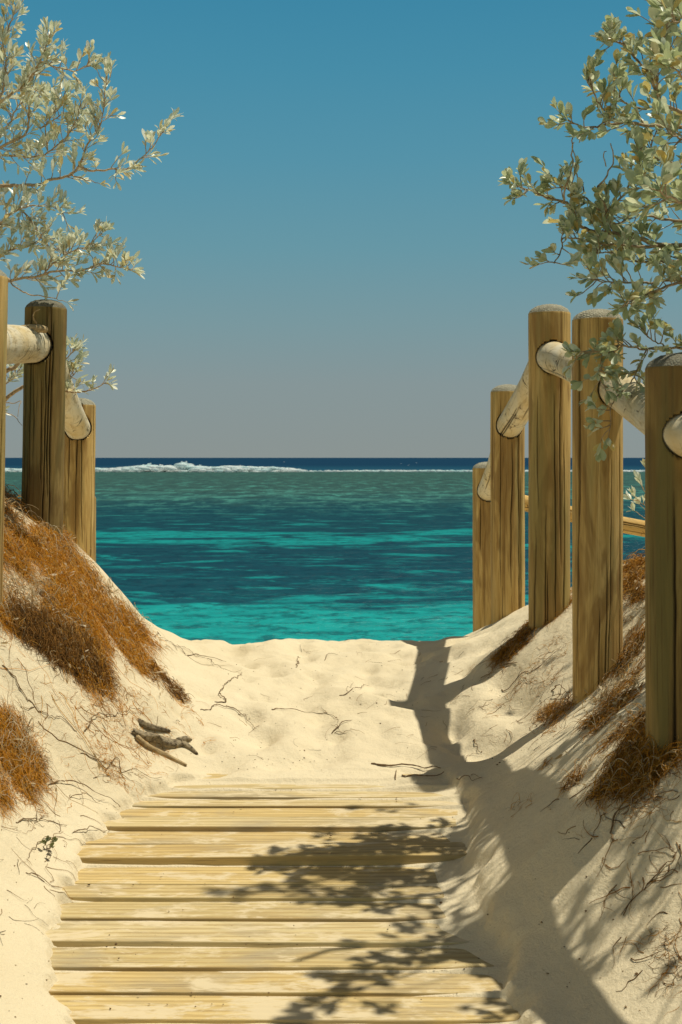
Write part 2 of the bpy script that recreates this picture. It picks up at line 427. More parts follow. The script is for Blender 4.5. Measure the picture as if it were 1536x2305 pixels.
def z_plank(d): return -(1.75 - 0.0953 * d)
def z_path(d):
    far = itp(d, [(0, -1.25), (5.0, -1.25), (5.35, -1.222), (5.7, -1.160), (6.2, -1.080), (6.6, -1.045), (7.0, -1.030), (7.35, -1.018), (7.6, -1.045), (7.9, -1.11), (8.3, -1.21), (9, -1.42), (10, -1.75), (14, -2.9), (20, -4.4), (24, -5.3), (45, -8.0), (90, -12)])
    near = z_plank(d)
    w = np.clip((d - 4.95) / .45, 0, 1); w = w * w * (3 - 2 * w)
    return near * (1 - w) + far * w

DENT = []
for _ in range(330):
    DENT.append((random.uniform(-1.0, .8), random.uniform(5.25, 8.4), random.uniform(.045, .13), random.uniform(.009, .032), random.uniform(.7, 1.5)))
DENT += [(.29, 5.27, .10, .028, .5), (.28, 5.12, .11, -.026, .45), (.27, 6.12, .11, .042, .5), (.26, 5.95, .11, -.042, .5), (.10, 6.0, .10, .02, .8)]  # mounds and hollows added to narrow the shadows of the post tops
def z_terrain(x, d, detail=True):
    x = np.asarray(x, float); d = np.asarray(d, float)
    z = z_path(d)
    # sand among and over the planks
    on = np.clip((5.35 - d) / 0.3, 0, 1)
    jag = 0.060 * fbm(x * 4, d * 6, 31, 3) + 0.035 * fbm(x * 16, d * 22, 35, 3)
    sandn = 0.006 * fbm(x * 2.2, d * 6, 5, 3)
    sandoff = -0.021
    ge = np.array(EDGES); gi = np.searchsorted((ge[1:] + ge[:-1]) / 2, d)
    q = d - ge[gi] + .009 + .004 * vnoise(x * 7, gi * 3.7, 18)      # sand swept along the far edge of every plank
    amp = 0.0150 + 0.0075 * fbm(x * 3.0, gi * 7.3 + d * 2, 19, 4) + 0.004 * np.clip(fbm(x * .9, gi * 5.1, 20, 2), 0, 1)
    ridge = amp * np.exp(-(q / np.where(q < 0, .0115, .010)) ** 2)
    sandoff = sandoff + 0.060 * np.clip((x - 0.16 + 0.16 * fbm(x * 1.5, d * 2.2, 44, 3)) * 0.8, 0, 0.3) ** 1.3
    sandoff = sandoff + np.clip(d - 4.98 + 0.22 * fbm(x * 2.5, d * 4, 15, 3), 0, .6) * 0.075
    xl = itp(d, [(2, -.70), (3.3, -.70), (3.6, -.80), (3.9, -.84), (4.4, -.90), (4.6, -.87), (4.85, -.86), (5.0, -.80), (5.15, -.62), (5.3, -.4), (5.5, -.2)])
    xr = itp(d, [(2, .50), (3.3, .47), (3.9, .43), (4.2, .41), (4.6, .46), (5.0, .46), (5.2, .38), (5.5, .1)])
    edge = sp(xl + .03 - x + jag, .003) * 3.0 + sp(x - xr + jag, .004) * 1.8
    edge = 0.046 * np.tanh(edge / 0.046) + 0.05 * np.clip(xl - x, 0, .3)
    # banks
    uL = itp(d, XTL) - x + 0.10 * fbm(d * 1.3, x * .4, 21, 3)
    hl = itp(d, ML) * sp(uL, itp(d, [(0, .045), (5.1, .045), (5.8, .10)])); H = itp(d, HL)
    hl = H * (1 - np.exp(-(hl / H) ** 3)) ** (1 / 3) + 0.05 * np.clip(-x - 2.2, 0, 20) * np.clip(1.6 - d / 12, 0, 1)
    uR = x - itp(d, XTR) + 0.07 * fbm(d * 1.5, x * .4, 25, 3)
    hr = itp(d, MR) * sp(uR, .07) + 0.7 * sp(x - .98, .03) * np.exp(-((d - 5.3) / .5) ** 2); H = itp(d, HR)
    hr = H * (1 - np.exp(-(hr / H) ** 3)) ** (1 / 3) + 0.05 * np.clip(x - 2.2, 0, 20) * np.clip(1.6 - d / 12, 0, 1)
    fade = np.clip(1 - (edge - .022) / .022, 0, 1) * np.clip((.62 - x) / .15, 0, 1) * np.clip(1 - (hl + hr - .006) / .02, 0, 1)
    edge = edge + 0.012 * np.clip(edge / .05, 0, 1) * fbm(x * 3, d * 3, 33, 4)
    z = z + on * (sandoff + edge + (ridge + sandn) * fade)
    z = z + hl + hr
    bank = np.clip((hl + hr) / .25, 0, 1)
    if detail:
        z = z + bank * (0.040 * fbmr(x * 2.1, d * 2.1, 41, 4) + 0.006 * fbmr(x * 10, d * 10, 47, 3))
        pz = np.clip((d - 5.1) / .4, 0, 1) * np.clip((9.0 - d) / .6, 0, 1) * (1 - bank * .8)
        z = z + pz * (0.038 * fbmr(x * 3.2, d * 3.2, 51, 3) + 0.012 * fbmr(x * 11, d * 11, 55, 3))
        z = z + np.clip((d - 10) / 5, 0, 1) * 0.15 * fbm(x * .5, d * .5, 61, 3)
    return z

def axis(segs):
    out = [segs[0][0]]
    for a, b, s in segs:
        n = max(1, int(round((b - a) / s)))
        out += list(np.linspace(a, b, n + 1)[1:])
    return np.array(out)
gx = axis([(-90, -30, 6), (-30, -10, 1.5), (-10, -4, .4), (-4, -2.2, .06), (-2.2, -1.3, .022), (-1.3, 1.3, .0105), (1.3, 2.2, .022), (2.2, 4, .06), (4, 10, .4), (10, 30, 1.5), (30, 90, 6)])
gd = axis([(-25, -5, 2), (-5, 1, .4), (1, 2.7, .06), (2.7, 5.4, .0065), (5.4, 9.0, .018), (9.0, 10.6, .05), (10.6, 14, .1), (14, 30, .6), (30, 90, 4)])
GX, GD = np.meshgrid(gx, gd, indexing='ij')
GZ = z_terrain(GX, GD)
for (cx, cd, r, a, el) in DENT:                 # footprints and scuffs, plus the mounds shaped for the post shadows
    i0, i1 = np.searchsorted(gx, [cx - 3 * r, cx + 3 * r]); j0, j1 = np.searchsorted(gd, [cd - 4 * r, cd + 4 * r])
    sx = (GX[i0:i1, j0:j1] - cx) / r; sd = (GD[i0:i1, j0:j1] - cd) / (r * el)
    q = sx ** 2 + sd ** 2
    GZ[i0:i1, j0:j1] += -a * np.exp(-q) * (1 - 0.55 * q) 

def zg(x, d):
    """relative terrain height, bilinear in the built grid"""
    x = np.asarray(x, float); d = np.asarray(d, float)
    i = np.clip(np.searchsorted(gx, x) - 1, 0, len(gx) - 2); j = np.clip(np.searchsorted(gd, d) - 1, 0, len(gd) - 2)
    fx = (x - gx[i]) / (gx[i + 1] - gx[i]); fd = (d - gd[j]) / (gd[j + 1] - gd[j])
    return (GZ[i, j] * (1 - fx) + GZ[i + 1, j] * fx) * (1 - fd) + (GZ[i, j + 1] * (1 - fx) + GZ[i + 1, j + 1] * fx) * fd

def hit(px, py):
    """where the sight lines through photo pixels meet the sand (world x, y, z), nan where none"""
    px = np.atleast_1d(np.asarray(px, float)); py = np.atleast_1d(np.asarray(py, float))
    ds = np.arange(2.6, 10.4, .012)
    out = np.full((len(px), 3), np.nan)
    for s in range(0, len(px), 4000):
        a = px[s:s + 4000, None]; b = py[s:s + 4000, None]
        X = (a - CX) / F * ds; Z = -(b - HZ) / F * ds
        below = Z < zg(X, np.broadcast_to(ds, X.shape))
        k = below.argmax(1); ok = below.any(1)
        d = ds[k]
        x = (a[:, 0] - CX) / F * d
        o = np.stack([x, d, EZ + zg(x, d)], -1); o[~ok] = np.nan
        out[s:s + 4000] = o
    return out
def hitp(pts):
    pts = np.array(pts, float)
    return hit(pts[:, 0], pts[:, 1])
def surf_normal(p):
    e = .02
    dx = (zg(p[:, 0] + e, p[:, 1]) - zg(p[:, 0] - e, p[:, 1])) / (2 * e)
    dy = (zg(p[:, 0], p[:, 1] + e) - zg(p[:, 0], p[:, 1] - e)) / (2 * e)
    return norm(np.stack([-dx, -dy, np.ones(len(p))], -1))

# ------------------------------------------------------------------ dry roots and litter
LITTER = np.zeros_like(GZ)
def poly_sample(poly, n):
    poly = np.array(poly, float)
    lo, hi = poly.min(0), poly.max(0)
    out = []
    tot = 0
    while tot < n:
        p = lo + RNG.random((n * 3, 2)) * (hi - lo)
        ins = np.zeros(len(p), bool)
        j = len(poly) - 1
        for i in range(len(poly)):
            xi, yi = poly[i]; xj, yj = poly[j]
            c = ((yi > p[:, 1]) != (yj > p[:, 1])) & (p[:, 0] < (xj - xi) * (p[:, 1] - yi) / (yj - yi + 1e-9) + xi)
            ins ^= c; j = i
        out.append(p[ins]); tot += ins.sum()
    return np.vstack(out)[:n]

def strands(mb, base, L, lift, rad, K=6, down=0.7, wig=.42, sides=3):
    """thin curved roots hugging the slope: all at once"""
    n = len(base)
    N = surf_normal(base)
    g = np.stack([N[:, 0], N[:, 1], -(N[:, 0] ** 2 + N[:, 1] ** 2) / np.maximum(N[:, 2], .2)], -1)
    g = norm(g + 1e-6)
    rnd = RNG.normal(size=(n, 3)); rnd -= (rnd * N).sum(1, keepdims=True) * N
    t = norm(g * down + norm(rnd) * (1 - down) * 1.4)
    side = np.cross(N, t)
    Ls = L * RNG.uniform(.45, 1.5, n)
    pts = np.zeros((n, K, 3)); cur = base.copy(); ang = RNG.normal(0, wig, n)
    pts[:, 0] = cur
    for k in range(1, K):
        ang += RNG.normal(0, wig, n)
        dirn = t * np.cos(ang)[:, None] + side * np.sin(ang)[:, None]
        cur = cur + dirn * (Ls / (K - 1))[:, None]
        pts[:, k] = cur
    z = EZ + zg(pts[:, :, 0], pts[:, :, 1])
    lf = np.abs(RNG.normal(0, lift, n))[:, None] * np.sin(np.linspace(.1, 1, K) * math.pi * RNG.uniform(.5, .95, n)[:, None])
    pts[:, :, 2] = z + lf + rad * .5
    tan = norm(np.gradient(pts, axis=1))
    u = norm(np.cross(tan, np.array([.2, .35, .9]))); v = np.cross(tan, u)
    rr = (rad * RNG.uniform(.5, 1.4, n))[:, None] * np.linspace(1, .35, K)[None, :]
    a = np.linspace(0, 2 * math.pi, sides, endpoint=False)
    R = pts[:, :, None, :] + rr[:, :, None, None] * (np.cos(a)[None, None, :, None] * u[:, :, None, :] + np.sin(a)[None, None, :, None] * v[:, :, None, :])
    b0 = np.arange(n)[:, None, None] * (K * sides); i = np.arange(K - 1)[None, :, None] * sides; k = np.arange(sides)[None, None, :]; k2 = (k + 1) % sides
    Q = np.stack([b0 + i + k, b0 + i + k2, b0 + i + sides + k2, b0 + i + sides + k], -1).reshape(-1, 4)
    mb.add(R.reshape(-1, 3), Q)

def clumpy(p, thr, sc_=3.0, seed=71):
    return p[(fbm(p[:, 0] * sc_, p[:, 1] * sc_ * 0.8, seed, 3)) > thr]
def scatter(poly, n, thr=-9, seed=71, scl=9.0, rag=0.0, sgn=1):
    q = poly_sample(poly, n)
    if rag:
        e = RNG.exponential(rag, len(q)) * (fbmr(q[:, 0] * .035, q[:, 1] * .035, 63, 3) + .55)
        q = q + np.stack([e * .75 * sgn, e], -1)
    h = hit(*q.T)
    h = h[~np.isnan(h[:, 0])]
    return clumpy(h, thr, scl, seed)
def stain(pts, amt):
    i = np.clip(np.searchsorted(gx, pts[:, 0]), 0, len(gx) - 1); j = np.clip(np.searchsorted(gd, pts[:, 1]), 0, len(gd) - 1)
    np.add.at(LITTER, (i, j), amt)

mbL = MB(); mbR = MB()
A_upper = [(-40, 1040), (20, 1078), (140, 1190), (215, 1295), (335, 1425), (262, 1452), (205, 1370), (120, 1290), (60, 1240), (-40, 1180)]
A_mid = [(-40, 1190), (60, 1245), (140, 1320), (210, 1440), (240, 1535), (165, 1515), (90, 1450), (40, 1420), (-40, 1390)]
A_gap = [(-40, 1170), (60, 1235), (140, 1310), (210, 1390), (240, 1450), (200, 1440), (130, 1350), (40, 1270), (-40, 1210)]
A_low = [(-30, 1590), (50, 1630), (95, 1710), (60, 1790), (-30, 1800)]
A_foot = [(265, 1455), (320, 1470), (400, 1540), (425, 1600), (370, 1560), (300, 1500)]
A_spr = [(-30, 1380), (120, 1480), (330, 1560), (430, 1600), (300, 1760), (120, 1800), (-30, 1830)]
for poly, n, thr, L, lift, r, down, am in ((A_upper, 14000, -.02, .075, .026, .0010, .38, .5), (A_mid, 11500, -.03, .075, .026, .0010, .38, .5), (A_low, 5200, .0, .07, .018, .0009, .32, .3),
                                   (A_gap, 2600, .05, .075, .02, .0010, .38, .35), (A_foot, 1900, -.02, .05, .014, .0010, .4, .3), (A_spr, 1700, .14, .06, .008, .0008, .22, .08)):
    h = scatter(poly, n, thr, scl=5.5, rag=26); strands(mbL, h, L, lift, r, 7, down, .75); stain(h, am)
    pc = np.array(poly, float); pc = pc.mean(0) + (pc - pc.mean(0)) * 1.22
    h = scatter(pc, int(n * .14), -9); strands(mbL, h, L * .9, lift * .6, r * .9, 7, down * .6, .6)
# dark heavy core of the big mat, and hangers at its ragged lower edge
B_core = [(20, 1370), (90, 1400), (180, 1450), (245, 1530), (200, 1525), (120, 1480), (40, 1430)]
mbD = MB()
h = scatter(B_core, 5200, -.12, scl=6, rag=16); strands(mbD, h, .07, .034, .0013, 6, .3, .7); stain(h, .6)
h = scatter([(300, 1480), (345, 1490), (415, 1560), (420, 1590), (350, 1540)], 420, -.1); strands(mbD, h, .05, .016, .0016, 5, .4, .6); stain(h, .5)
# long single roots running down the slope
h = scatter([(-30, 1100), (140, 1200), (330, 1430), (430, 1560), (300, 1700), (-30, 1800)], 45, -9)
strands(mbL, h, .36, .010, .0012, 14, .75, .28)
# right bank
C_list = [([(1115, 1480), (1190, 1395), (1290, 1325), (1300, 1345), (1215, 1425), (1140, 1490)], 1300, -.15, .06, .015, .0014, .5, .4),
          ([(1215, 1600), (1290, 1570), (1300, 1625), (1240, 1640)], 420, -.1, .06, .018, .0013, .3, .35),
          ([(1195, 1760), (1230, 1715), (1320, 1735), (1300, 1770), (1150, 1815)], 620, -.05, .05, .020, .0014, .3, .35),
          ([(1300, 1570), (1420, 1440), (1450, 1440), (1450, 1620), (1350, 1690)], 2400, -.08, .07, .018, .0014, .5, .3),
          ([(1340, 1790), (1400, 1690), (1450, 1600), (1560, 1560), (1560, 1700), (1440, 1790)], 3300, -.02, .08, .024, .0015, .45, .45),
          ([(1400, 1240), (1460, 1215), (1460, 1340), (1410, 1330)], 1300, -.2, .08, .02, .0016, .5, .5),
          ([(1410, 1330), (1455, 1330), (1455, 1440), (1420, 1440)], 700, -.05, .06, .018, .0014, .5, .3),
          ([(1040, 1500), (1280, 1400), (1290, 1600), (1100, 1640)], 520, .16, .08, .006, .0009, .5, .06),
          ([(1290, 1900), (1560, 1700), (1560, 2250), (1420, 2100)], 700, .12, .08, .008, .0010, .5, .08)]
for poly, n, thr, L, lift, r, down, am in C_list:
    h = scatter(poly, n, thr, rag=14, sgn=-1); strands(mbR, h, L, lift, r * .72, 7, down * .6, .75); stain(h, am)
# outside the frame the mats go on along both banks
def bank_points(n, xr, dr, thr):
    p = np.stack([RNG.uniform(*xr, n), RNG.uniform(*dr, n), np.zeros(n)], -1); p[:, 2] = EZ + zg(p[:, 0], p[:, 1])
    return clumpy(p, thr, 1.5)
h = bank_points(5000, (-3.2, -1.45), (3.2, 9), -.05); strands(mbL, h, .12, .03, .0019, 5, .6); stain(h, .4)
h = bank_points(5000, (1.15, 2.6), (3.0, 8), -.05); strands(mbR, h, .12, .03, .0019, 5, .6); stain(h, .4)

# blurred ground staining under the mats
for _ in range(3):
    q = LITTER.copy()
    q[1:-1, 1:-1] = (LITTER[1:-1, 1:-1] * 2 + LITTER[:-2, 1:-1] + LITTER[2:, 1:-1] + LITTER[1:-1, :-2] + LITTER[1:-1, 2:]) / 6
    LITTER = q
LITTER = np.clip(LITTER * 1.6, 0, 1)

# ------------------------------------------------------------------ build the ground
nx, nd = GX.shape
idx = np.arange(nx * nd).reshape(nx, nd)
Q = np.stack([idx[:-1, :-1], idx[1:, :-1], idx[1:, 1:], idx[:-1, 1:]], -1).reshape(-1, 4)
ground = build('sand_ground', np.stack([GX, GD, GZ + EZ], -1).reshape(-1, 3), [Q], M_SAND)
at = ground.data.attributes.new('litter', 'FLOAT', 'POINT'); at.data.foreach_set('value', LITTER.ravel().astype(np.float32))
tag(ground, 'pale cream sand of the path between two banks, dented by footprints', 'sand', kind='structure')

sx = np.array([-30000, -4000, -600, -100, 0, 100, 600, 4000, 30000.]); sy = np.array([16, 60, 200, 600, 2000, 8000, 40000.])
SX, SY = np.meshgrid(sx, sy, indexing='ij'); idx = np.arange(SX.size).reshape(SX.shape)
Q = np.stack([idx[:-1, :-1], idx[1:, :-1], idx[1:, 1:], idx[:-1, 1:]], -1).reshape(-1, 4)
sea = build('sea', np.stack([SX, SY, np.zeros_like(SX)], -1).reshape(-1, 3), [Q], M_WATER)
tag(sea, 'turquoise lagoon with dark reef patches under a navy band at the horizon', 'sea', kind='structure')

tag(mbL.build('dry_root_mat', M_ROOT), 'thick mat of dry orange roots and dead stems hanging down the left bank', 'dry roots', kind='stuff')
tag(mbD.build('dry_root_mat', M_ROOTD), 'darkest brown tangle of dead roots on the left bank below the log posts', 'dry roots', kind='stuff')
tag(mbR.build('dry_root_mat', M_ROOTM), 'loose dry orange roots round the feet of the right hand posts', 'dry roots', kind='stuff')

# ------------------------------------------------------------------ leaves
def leaf_mesh(mb, base, dirn, nrm, ln, wd, curl, fold):
    n = len(base)
    u = np.array([0, .18, .42, .66, .86, 1.0]); w = np.array([.10, .42, .85, 1.0, .72, .12])
    dirn = norm(dirn); nrm = norm(nrm - (nrm * dirn).sum(1, keepdims=True) * dirn); side = np.cross(dirn, nrm)
    V = np.zeros((n, 6, 3, 3))
    for k in range(6):
        c = base + dirn * (ln * u[k] * (1 - .25 * np.abs(curl) * u[k]))[:, None] + nrm * (curl * ln * u[k] ** 2 * .55)[:, None]
        hw = (wd * w[k])[:, None]
        f = (fold * wd * w[k])[:, None]
        V[:, k, 0] = c - side * hw + nrm * f; V[:, k, 1] = c; V[:, k, 2] = c + side * hw + nrm * f
    b = (np.arange(n) * 18)[:, None, None]
    k = np.arange(5)[None, :, None] * 3; j = np.arange(2)[None, None, :]
    Q = np.stack([b + k + j, b + k + j + 1, b + k + 3 + j + 1, b + k + 3 + j], -1).reshape(-1, 4)
    mb.add(V.reshape(-1, 3), Q)

class Bush:
    def __init__(s, seed, leaf_len, leaf_w, droop=0.0):
        s.st = MB(); s.lf = MB(); s.r = np.random.default_rng(seed); s.ll = leaf_len; s.lw = leaf_w; s.droop = droop
        s.L = []
    def leaves_on(s, p0, td, n, spread=.8, size=1.0):
        r = s.r
        for _ in range(n):
            rp = r.normal(size=3); rp -= rp.dot(td) * td; rp /= np.linalg.norm(rp) + 1e-9
            d = td * r.uniform(.5, 1.3) + rp * spread * r.uniform(.45, 1.0) + np.array([0, 0, .18 - s.droop])
            nm = np.array([0, 0, 1.0]) * .9 + r.normal(size=3) * .55 - rp * .3
            ln = r.uniform(*s.ll) * size
            s.L.append((p0, d, nm, ln, ln * r.uniform(*s.lw), r.normal(0, .35), r.uniform(0, .55)))
    def twig(s, p, d, L, n, size=1.0):
        r = s.r
        K = 4
        pts = [p]; dd = d / (np.linalg.norm(d) + 1e-9)
        for k in range(K):
            dd = norm(dd + r.normal(size=3) * .16 + np.array([0, 0, .05 - s.droop * .3]))
            pts.append(pts[-1] + dd * L / K)
        pts = np.array(pts)
        s.st.tube(pts, np.linspace(.0023, .0012, K + 1), 4, False)
        for q in range(n):
            f = r.uniform(.2, 1.0) ** .7 * K
            i = min(int(f), K - 1); pt = pts[i] + (pts[i + 1] - pts[i]) * (f - i)
            s.leaves_on(pt, norm(pts[i + 1] - pts[i]), 1, .85, size)
        s.leaves_on(pts[-1], dd, 3, .5, size * .8)
    def branch(s, pts, r0, r1, dens, leafless=0.0, tw=(.03, .10), nl=(4, 8), start=0.0, size=1.0, wob=.008):
        r = s.r
        c = catmull(pts, .014)
        n = len(c)
        w = np.cumsum(r.normal(0, 1, (n, 3)), 0); w -= np.linspace(0, 1, n)[:, None] * w[-1]
        c = c + w * wob / math.sqrt(max(n, 4)) * 1.6
        s.st.tube(c, np.linspace(r0, r1, n), 6, True)
        for i in range(1, n - 1):
            if i / n < start: continue
            f = i / n
            if r.random() < dens * (.55 + .6 * f) and r.random() > leafless:
                t = norm(c[i + 1] - c[i - 1]); rp = r.normal(size=3); rp -= rp.dot(t) * t; rp /= np.linalg.norm(rp)
                s.twig(c[i], t * .55 + rp * .75 + np.array([0, 0, .22]), r.uniform(*tw), int(r.integers(*nl)), size)
        if leafless < .9:
            t = norm(c[-1] - c[-3]); s.leaves_on(c[-1], t, 6, .5, size)
        return c
    def build(s, name, label, cat, loc, mleaf, mbark):
        e = empty(name, loc); tag(e, label, cat)
        s.st.build('stem', mbark, loc, e)
        L = s.L
        leaf_mesh(s.lf, np.array([a[0] for a in L]), np.array([a[1] for a in L]), np.array([a[2] for a in L]), np.array([a[3] for a in L]),
                  np.array([a[4] for a in L]), np.array([a[5] for a in L]), np.array([a[6] for a in L]))
        s.lf.build('foliage', mleaf, loc, e)
        return e

# left bush --------------------------------------------------------
lb = Bush(3, (.034, .068), (.11, .17))
hubL = np.array([-2.45, 6.35, EZ + zg(-2.45, 6.35) + .1])
def pp(pts, d0, d1):
    k = np.linspace(0, 1, len(pts))
    return [P(x, y, d0 + (d1 - d0) * t) for (x, y), t in zip(pts, k)]
def lbranch(pts, d0, d1, r0, r1, dens, root=True, **kw):
    q = pp(pts, d0, d1)
    if root:
        a = hubL; b = q[0]
        mid = a * .35 + b * .65 + np.array([0, 0, .12])
        lb.branch([a, a * .7 + b * .3 + np.array([0, 0, .1]), mid, b], r0 * 1.9, r0, .15, start=.45)
    lb.branch(q, r0, r1, dens * 2.25, **kw)
lbranch([(-30, 418), (72, 417), (114, 404), (156, 394), (178, 371), (195, 326), (225, 283), (236, 200), (240, 172)], 6.2, 6.0, .009, .0016, .36, start=.12)
lbranch([(178, 371), (210, 379), (248, 371), (283, 375), (306, 362), (342, 329), (374, 288)], 6.05, 5.9, .005, .0016, .34, False)
lbranch([(160, 394), (195, 407), (225, 414)], 6.1, 6.05, .004, .0012, .12, False, leafless=.8)
lbranch([(-30, 345), (55, 303), (65, 254), (63, 208), (80, 165)], 6.3, 6.3, .008, .002, .42)
lbranch([(-30, 245), (49, 189), (88, 137), (114, 75)], 6.2, 6.0, .008, .002, .55)
lbranch([(88, 137), (125, 150), (165, 160), (205, 138)], 6.1, 5.95, .004, .0016, .35, False)
lbranch([(-30, 350), (85, 352), (108, 340), (147, 309), (182, 262)], 6.4, 6.2, .006, .002, .45)
lbranch([(108, 340), (102, 287), (130, 244), (147, 205)], 6.3, 6.2, .004, .0016, .45, False)
lbranch([(91, 287), (130, 264), (169, 247), (195, 238)], 6.3, 6.2, .004, .0016, .4, False)
lbranch([(-30, 560), (13, 489), (65, 466), (98, 462), (124, 469), (152, 479)], 6.1, 5.95, .006, .0014, .32)
lbranch([(-30, 655), (20, 628), (81, 619), (130, 609), (182, 609), (228, 593), (262, 602), (300, 606)], 6.0, 5.8, .007, .0016, .42)
lbranch([(100, 615), (140, 575), (195, 550), (234, 520)], 5.95, 5.8, .004, .0012, .5, False)
lbranch([(20, 628), (42, 651), (107, 667), (150, 680)], 5.9, 5.8, .004, .0012, .06, False, leafless=.4)
lbranch([(-30, 460), (30, 470), (80, 520), (110, 560), (160, 570)], 6.3, 6.1, .006, .002, .5)
lbranch([(-30, 150), (0, 110), (25, 40), (30, 8)], 6.0, 5.9, .006, .002, .5)
lbranch([(-40, 260), (0, 210), (12, 150), (5, 95)], 5.9, 5.9, .006, .002, .5)
lbranch([(-30, 590), (20, 560), (70, 545), (120, 535)], 6.3, 6.3, .005, .002, .5)
lbranch([(-30, 300), (20, 280), (35, 240), (60, 225), (110, 215)], 6.4, 6.4, .005, .002, .5)
# sprays and thick stubs showing between and beside the left posts
lbranch([(-20, 935), (20, 893), (60, 872), (110, 872), (148, 884), (195, 880), (240, 858)], 6.75, 6.55, .012, .0018, .20, start=.62)
lbranch([(120, 840), (150, 812), (168, 785)], 6.7, 6.6, .004, .002, .5, False)
lbranch([(130, 880), (150, 860), (170, 838)], 6.7, 6.6, .004, .002, .5, False)
lbranch([(-20, 845), (20, 828), (52, 806)], 6.6, 6.5, .012, .009, .05, leafless=1.0)
lbranch([(-10, 880), (25, 850), (45, 830)], 6.9, 6.9, .004, .002, .5)
lbranch([(-10, 905), (30, 908), (46, 905), (40, 938)], 6.6, 6.5, .003, .0012, .0, leafless=1.0)
lbranch([(0, 925), (35, 938), (50, 958)], 6.5, 6.45, .003, .0012, .0, leafless=1.0)
# the body of the bush to the left of the frame
for _ in range(95):
    c = np.array([lb.r.uniform(-3.4, -1.62), lb.r.uniform(5.5, 7.4), EZ + lb.r.uniform(-.25, 2.35)])
    a = hubL + (c - hubL) * .45 + np.array([0, 0, .1])
    if (c[0] / c[1]) * F + CX > -12: c[0] = -1.70 * c[1] / 6.0 - .05
    lb.branch([hubL, a, c], .012, .002, .10, start=.45, nl=(5, 9))
lb.build('coastal_shrub', 'pale silver leaved coastal shrub on the left bank behind the log fence', 'shrub', tuple(hubL - np.array([0, 0, .1])), M_LEAFL, M_BARKL)

# right bush -------------------------------------------------------
rb = Bush(5, (.030, .059), (.17, .26), .03)
hubR = np.array([2.05, 4.75, EZ + zg(2.05, 4.75) + .05])
def rbranch(pts, d0, d1, r0, r1, dens, root=True, **kw):
    q = pp(pts, d0, d1)
    if root:
        a = hubR; b = q[0]
        rb.branch([a, a * .7 + b * .3 + np.array([.1, 0, .15]), a * .3 + b * .7 + np.array([.05, 0, .08]), b], r0 * 1.9, r0, .12, start=.5)
    rb.branch(q, r0, r1, dens * 2.0, **kw)
rbranch([(1570, 556), (1492, 554), (1443, 541), (1378, 528), (1313, 518), (1283, 489), (1270, 456), (1218, 440), (1176, 422), (1152, 414)], 4.75, 4.55, .011, .0018, .42)
rbranch([(1270, 456), (1274, 417), (1287, 358), (1290, 309)], 4.55, 4.5, .0035, .0022, .02, False, leafless=1.0)
rbranch([(1313, 430), (1304, 390), (1297, 358), (1293, 320)], 4.6, 4.5, .0028, .0016, .02, False, leafless=1.0)
rbranch([(1362, 472), (1345, 423), (1362, 381), (1378, 355), (1375, 322)], 4.6, 4.55, .0045, .0018, .02, False, leafless=1.0)
rbranch([(1365, 372), (1358, 350), (1366, 340)], 4.57, 4.55, .002, .0016, .02, False, leafless=1.0)
rbranch([(1378, 528), (1365, 482), (1388, 456), (1410, 423), (1427, 381), (1443, 332)], 4.65, 4.6, .006, .0018, .42, False)
rbranch([(1365, 482), (1320, 450), (1290, 440), (1245, 410)], 4.65, 4.55, .004, .0016, .40, False)
rbranch([(1570, 280), (1500, 285), (1427, 277), (1378, 283), (1349, 290), (1316, 287), (1279, 271)], 4.7, 4.5, .008, .0018, .32)
rbranch([(1427, 277), (1391, 270), (1358, 251), (1339, 212), (1321, 178)], 4.6, 4.5, .0045, .0018, .34, False)
rbranch([(1570, 255), (1437, 241), (1401, 221), (1381, 192), (1388, 143)], 4.75, 4.6, .006, .0016, .30, start=.2)
rbranch([(1570, 270), (1492, 228), (1469, 173), (1427, 124), (1388, 98), (1360, 88)], 4.6, 4.45, .007, .0018, .40)
rbranch([(1485, 228), (1476, 179), (1485, 98), (1487, 48)], 4.55, 4.5, .005, .0018, .42, False)
rbranch([(1453, -6), (1478, 10), (1505, 24), (1570, 44)], 3.9, 4.0, .008, .012, .03, False, leafless=1.0)
rbranch([(1480, 551), (1400, 545), (1283, 534), (1270, 556), (1250, 590), (1232, 586)], 4.65, 4.5, .005, .0018, .32, False)
rbranch([(1570, 620), (1500, 630), (1427, 638), (1378, 635), (1331, 630)], 4.6, 4.4, .006, .0018, .48)
rbranch([(1570, 632), (1498, 651), (1443, 671), (1420, 677), (1394, 694)], 4.5, 4.4, .006, .0018, .44)
rbranch([(1570, 450), (1500, 440), (1455, 410), (1440, 370)], 4.5, 4.4, .007, .002, .50)
rbranch([(1570, 380), (1510, 372), (1470, 340), (1480, 290)], 4.8, 4.7, .006, .002, .48)
rbranch([(1570, 500), (1500, 500), (1440, 480), (1400, 500), (1350, 505)], 4.9, 4.7, .006, .002, .48)
rbranch([(1570, 580), (1500, 590), (1440, 590), (1380, 570), (1330, 570)], 4.7, 4.6, .006, .002, .46)
rbranch([(1570, 160), (1520, 140), (1500, 90), (1510, 40)], 4.4, 4.3, .006, .002, .50)
rbranch([(1570, 330), (1530, 320), (1500, 300)], 4.3, 4.2, .006, .002, .55)
# bigger leaves on a near branch at the frame edge
rbranch([(1600, 60), (1555, 60), (1525, 50), (1510, 40)], 3.75, 3.6, .006, .002, .35, size=1.5)
rbranch([(1600, 460), (1550, 455), (1500, 430), (1492, 415)], 3.9, 3.8, .006, .002, .30, size=1.35)
rbranch([(1600, 210), (1555, 190), (1530, 160), (1500, 150)], 3.9, 3.8, .006, .002, .35, size=1.25)
